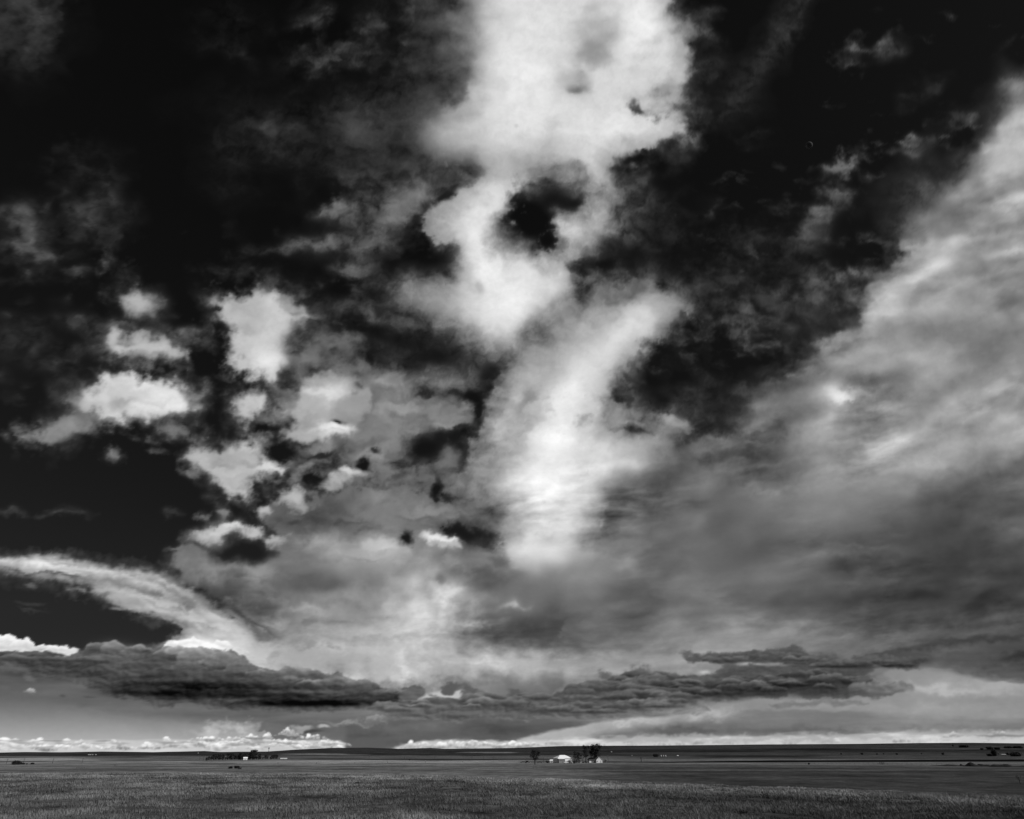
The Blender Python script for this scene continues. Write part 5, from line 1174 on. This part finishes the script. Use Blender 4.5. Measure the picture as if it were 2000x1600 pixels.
for k in range(12):
    a_ = k*math.pi/6; c_, s_ = math.cos(a_), math.sin(a_)
    fan.poly([(c_*.3-s_*.1, -.6, Hh+s_*.3+c_*.1), (c_*1.6-s_*.35, -.5, Hh+s_*1.6+c_*.35), (c_*1.6+s_*.35, -.7, Hh+s_*1.6-c_*.35), (c_*.3+s_*.1, -.62, Hh+s_*.3-c_*.1)], [(0, 1, 2, 3)])
fan.build('wheel', METAL, wm); MB().poly([(-.03, .3, Hh-.1), (-.03, 1.9, Hh-.5), (-.03, 1.9, Hh+.5), (.03, .3, Hh-.1), (.03, 1.9, Hh-.5), (.03, 1.9, Hh+.5)], [(0,1,2),(5,4,3),(0,3,4,1),(1,4,5,2),(2,5,3,0)]).build('vane', METAL, wm)

PALE = mat('far_pale_walls', .30, .9, .1, 2)
def hut(name, label, u, v, wpx, hpx, m=WHITE, roof=None, cat='shed', depth=None, rz=.25):
    q, rr = spot(u, v); k = rr/(FOC*1.145); w2 = wpx*k/2; h = hpx*k*.875; dd = depth or w2*.9
    t = thing(name, label, cat, q, yaw_to(q)+rz)
    e = h*.62
    MB().poly([(-w2,-dd,-.6),(w2,-dd,-.6),(w2,-dd,e),(-w2,-dd,e),(-w2,dd,-.6),(w2,dd,-.6),(w2,dd,e),(-w2,dd,e),(-w2,0,h),(w2,0,h)],[(0,1,2,3),(5,4,7,6),(1,5,6,9,2),(4,0,3,8,7)]).build('wall', m, t)
    for s_ in (-1, 1): MB().poly([(-w2-.2,s_*(dd+.3),e-.1),(w2+.2,s_*(dd+.3),e-.1),(w2+.2,0,h),(-w2-.2,0,h),(-w2-.2,s_*(dd+.3),e+.05),(w2+.2,s_*(dd+.3),e+.05),(w2+.2,0,h+.18),(-w2-.2,0,h+.18)],[(0,1,2,3),(7,6,5,4),(0,4,5,1),(0,3,7,4),(1,5,6,2)]).build('roof', roof or ROOFW, t)
    MB().box(-w2*.25, w2*.15, -dd-.06, -dd-.004, 0, e*.8).build('door', GREYL, t)
    return t
hut('farm_shed', 'small white shed showing between the dark shelterbelt trees', 478.5, 1484.6, 7, 5.2, DULLW, rz=.1)
hut('long_barn', 'very long low white-roofed shed right of the shelterbelt', 554, 1482.6, 12, 1.6, DULLW, rz=0, depth=5)
for i, (u, w_, lb) in enumerate([(173, 2.2, 'leftmost'), (176.5, 2.6, 'second from left'), (181, 1.8, 'second from right'), (187, 2.2, 'rightmost')]):
    hut('farm_building', 'tiny white building below the left skyline, %s of its four' % lb, u, 1474.8, w_, 1.1, PALE, PALE, rz=0)
hut('farm_building', 'tiny pale house on the slope above the left shelterbelt', 387, 1471.6, 1.4, 1.1, PALE, PALE, rz=0)
hut('farm_building', 'tiny white house on the hillside right of the tallest tree', 1194.5, 1469.6, 2.2, 2.0, DULLW, PALE, rz=0)
hut('farm_building', 'tiny pale hut alone on the slope left of the grain bins', 1234.5, 1477.0, 1.2, 2.0, PALE, PALE, rz=0)
hut('farm_building', 'low pale shed beside dark brush near the right edge', 1961.5, 1476.2, 6, 2.6, GREYL, GREYL, rz=0)
hut('farm_building', 'small grey shed left of the low pale shed at right', 1951, 1474.5, 2.4, 5, GREY, ROOFD, rz=.3)
# grain bins
bins = None
for i, u in enumerate((1291.5, 1296, 1300.2)):
    q, rr = spot(u, 1478.4); k = rr/(FOC*1.145); lb = 'small pale round grain bin, %s of the three beside the dark mast' % ('leftmost', 'middle', 'rightmost')[i]
    R2, H2 = 1.0*k, 2.4*k
    if bins is None:
        bins = thing('grain_bin', lb, 'grain bin', q, 0, 'three grain bins on the right slope')
        MB().tube([(0, 0, -.5), (0, 0, H2)], [R2, R2], 20).build('wall', METAL, bins); MB().tube([(0, 0, H2), (0, 0, H2+R2*.5)], [R2*1.06, .25], 20).build('roof', ROOFW, bins)
    else: clone(bins, lb, q)
tree('bush', 'dark brush clump left of the three grain bins', at(1281, 1478.7), 6, 16, 72, trunk=.08, leaf=60, lv=3, cat='bush', size=.5)
hut('farm_building', 'tiny grey building behind brush right of the grain bins', 1324, 1477.4, 3, 1.8, GREYL, rz=0)

# ---- brush, bushes and earth mounds
def bush(u, v, wpx, hpx, seed, label, group=None, m=LEAF, name='bush'):
    q, rr = spot(u, v); k = rr/(FOC*1.145)
    return tree(name, label, q, hpx*k*.95, wpx*k, seed, trunk=.05, leaf=70, lv=3, cat='bush', group=group, m=m, size=max(wpx*k*.04, .12))
bush(30, 1493.6, 12, 5, 80, 'dark spiky brush pile, largest of those at the left edge'); bush(37, 1493.4, 8, 3.6, 81, 'dark brush touching the right side of the largest left brush pile')
bush(45, 1493.3, 5, 2.2, 82, 'low dark brush just right of the large brush pile at left'); bush(52, 1493.2, 2.4, 1.8, 83, 'tiniest round dark bush in the left field brush row'); bush(63, 1493.0, 6, 2.2, 84, 'flat dark brush, rightmost of the left field brush row')
bush(450, 1501.5, 8, 3.5, 85, 'dark scrub on the ditch bank below the shelterbelt, left clump'); bush(462, 1501.2, 9, 4.5, 86, 'dark scrub on the ditch bank below the shelterbelt, middle clump'); bush(468, 1501.8, 6, 2.2, 87, 'dark scrub on the ditch bank below the shelterbelt, right clump')
for i, (u, v, w_, h_) in enumerate([(1643, 1474.0, 3, 2.4), (1684, 1474.0, 4.6, 2.6), (1713, 1474.2, 2.6, 2.2), (1726, 1473.6, 2.2, 2), (1752, 1474.4, 3.6, 2.4), (1800, 1473.2, 2.2, 1.8), (1842, 1474.6, 4, 3.4)]):
    bush(u, v, w_, h_, 100+i, 'dark round bush on the right pasture, %s of seven from left' % words[i], 'dark bushes dotted over the right pasture')
bush(1943, 1477.0, 9, 10, 110, 'tall dark tree clump near the right edge of the plain', name='tree_clump'); bush(1934, 1477.2, 8, 3.5, 111, 'low dark brush left of the tall clump at right'); bush(1984, 1477.6, 16, 5, 112, 'spreading dark brush near the right edge pole')
for i, (u, v, w_, h_) in enumerate([(1862, 1458.2, 3, 3), (1882, 1460.0, 14, 2), (1918, 1464.6, 5, 2.2), (1934, 1464.0, 10, 3.2), (1948, 1464.2, 8, 3), (1970, 1462, 12, 2), (1988, 1462, 14, 2)]):
    bush(u, v, w_, h_, 120+i, 'dark far copse just under the right skyline, %s of seven in order' % words[i], 'far copses under the right skyline')
bush(1580, 1493.4, 3, 3, 131, 'small dark bush where the right fence begins')
bush(800, 1491.3-6, 3, 1.6, 132, 'tiny dark shrub beside the mid-plain poles')
def mound(label, u, v, wpx, hpx, seed):
    q, rr = spot(u, v); k = rr/(FOC*1.145); w2 = wpx*k/2; h = hpx*k*.875; d2 = w2*.55
    r_ = random.Random(seed); vs_ = []; N1, N2 = 22, 10
    for j in range(N2+1):
        for i in range(N1+1):
            x = -1+2*i/N1; y = -1+2*j/N2
            hh = max(0, 1-abs(x)**2.2)*max(0, 1-abs(y)**2)
            vs_.append((x*w2, y*d2, h*hh*(1+.25*math.sin(x*5+seed)+r_.uniform(-.08, .08))-.25))
    fs = [(j*(N1+1)+i, j*(N1+1)+i+1, (j+1)*(N1+1)+i+1, (j+1)*(N1+1)+i) for j in range(N2) for i in range(N1)]
    me = bpy.data.meshes.new('earth_mound'); me.from_pydata(vs_, [], fs); me.materials.append(EARTH)
    o = lk(bpy.data.objects.new('earth_mound', me)); o.location = q; o.rotation_euler = (0, 0, yaw_to(q)); tag(o, label, 'earth mound')
mound('long low dark earth bank left of the higher mounds at right', 1852, 1496.2, 60, 2.6, 1); mound('highest dark flat-topped earth mound in the right field', 1898, 1497.2, 26, 6, 2); mound('small dark knob of earth left of the highest mound', 1879, 1496.6, 9, 3.6, 3)
mound('dark low mound in the middle of the right bank', 1921, 1497.2, 24, 4.6, 4); mound('wide dark rounded mound near the right edge', 1956, 1498.2, 36, 5.4, 5); mound('long dark bank tapering off at the right edge', 1994, 1498.2, 60, 2.6, 6)

# ---- fences
def fence(label, pts, n, H=1.25, rails=(.5, .9, 1.2), name='fence', cat='fence', th=.07, rail_t=.02):
    A, B = pts; t = thing(name, label, cat, A)
    L = B-A
    for i in range(n):
        c_ = L*(i/(n-1)); zz_ = float(height(A.x+c_.x, A.y+c_.y))-A.z
        MB().box(c_.x-th, c_.x+th, c_.y-th, c_.y+th, zz_-.3, zz_+H*(1+.06*((i*7) % 3-1))).build('post', WOOD, t)
    for h in rails: MB().tube([(0, 0, h)]+[tuple(L*(i/(n-1)))[:2]+(float(height(A.x+L.x*i/(n-1), A.y+L.y*i/(n-1)))-A.z+h,) for i in range(1, n)], [rail_t]*n, 4).build('wire' if rail_t < .04 else 'rail', METAL if rail_t < .04 else WOOD, t)
    return t
fence('weathered wooden corral remains in the left field', (at(148.5, 1503.4), at(164, 1503.2)), 6, 1.7, (.8, 1.4), 'corral_fence', 'fence', .13, .06)
fence('short wooden rail panel in the field below the left strip', (at(223, 1497.2), at(228, 1497.2)), 3, 1.4, (.6, 1.2), 'corral_fence', 'fence', .12, .06)
fence('small rail panel in the grass below the lone tree', (at(1039, 1502.0), at(1048.5, 1502.0)), 4, 2.0, (.8, 1.7), 'corral_fence', 'fence', .10, .05)
fence('long wire fence on thin posts across the right field', (at(1500, 1491.8), at(1850, 1494.6)), 40, 1.4, (.5, 1.0, 1.3), 'wire_fence', 'fence', .10, .015)
fence('dark sturdy wooden gate posts in the right wire fence', (at(1719, 1493.4), at(1727, 1493.5)), 3, 2.3, (.8, 1.8), 'gate', 'gate', .2, .08)
q, rr = spot(1993, 1531.5); k = rr/(FOC*1.145)
tree('dead_shrub', 'dark crooked leafless shrub at the right edge beyond the knoll', q, 14*k*.9, 9*k, 150, trunk=.35, leaf=14, size=.06, cat='shrub', lv=3)
r = random.Random(21)
# a few dark forbs along the crest of the knoll
for i, (u, dv) in enumerate([(892, 5), (905, 6), (880, 5), (640, 10), (705, 14), (770, 13), (1375, 10), (1430, 14), (1090, 8)]):
    az_ = math.atan((u-CU)/(FOC*1.145)); D_ = float(np.interp(az_, ca, CR_R))-5-dv*1.1
    x, y = D_*math.sin(az_), D_*math.cos(az_)
    nm = ('first', 'second', 'third', 'fourth', 'fifth', 'sixth', 'seventh', 'eighth', 'ninth')[sorted([892, 905, 880, 640, 705, 770, 1375, 1430, 1090]).index(u)]
    tree('weed_clump', 'low dark weed clump near the knoll crest, %s of nine from left' % nm, Vector((x, y, float(height(x, y)))), .22, .55, 160+i, trunk=.05, leaf=30, lv=3, cat='weed', group='dark weeds on the knoll', size=.035)
print('objects', len(bpy.data.objects), round(time.time()-T0, 1))
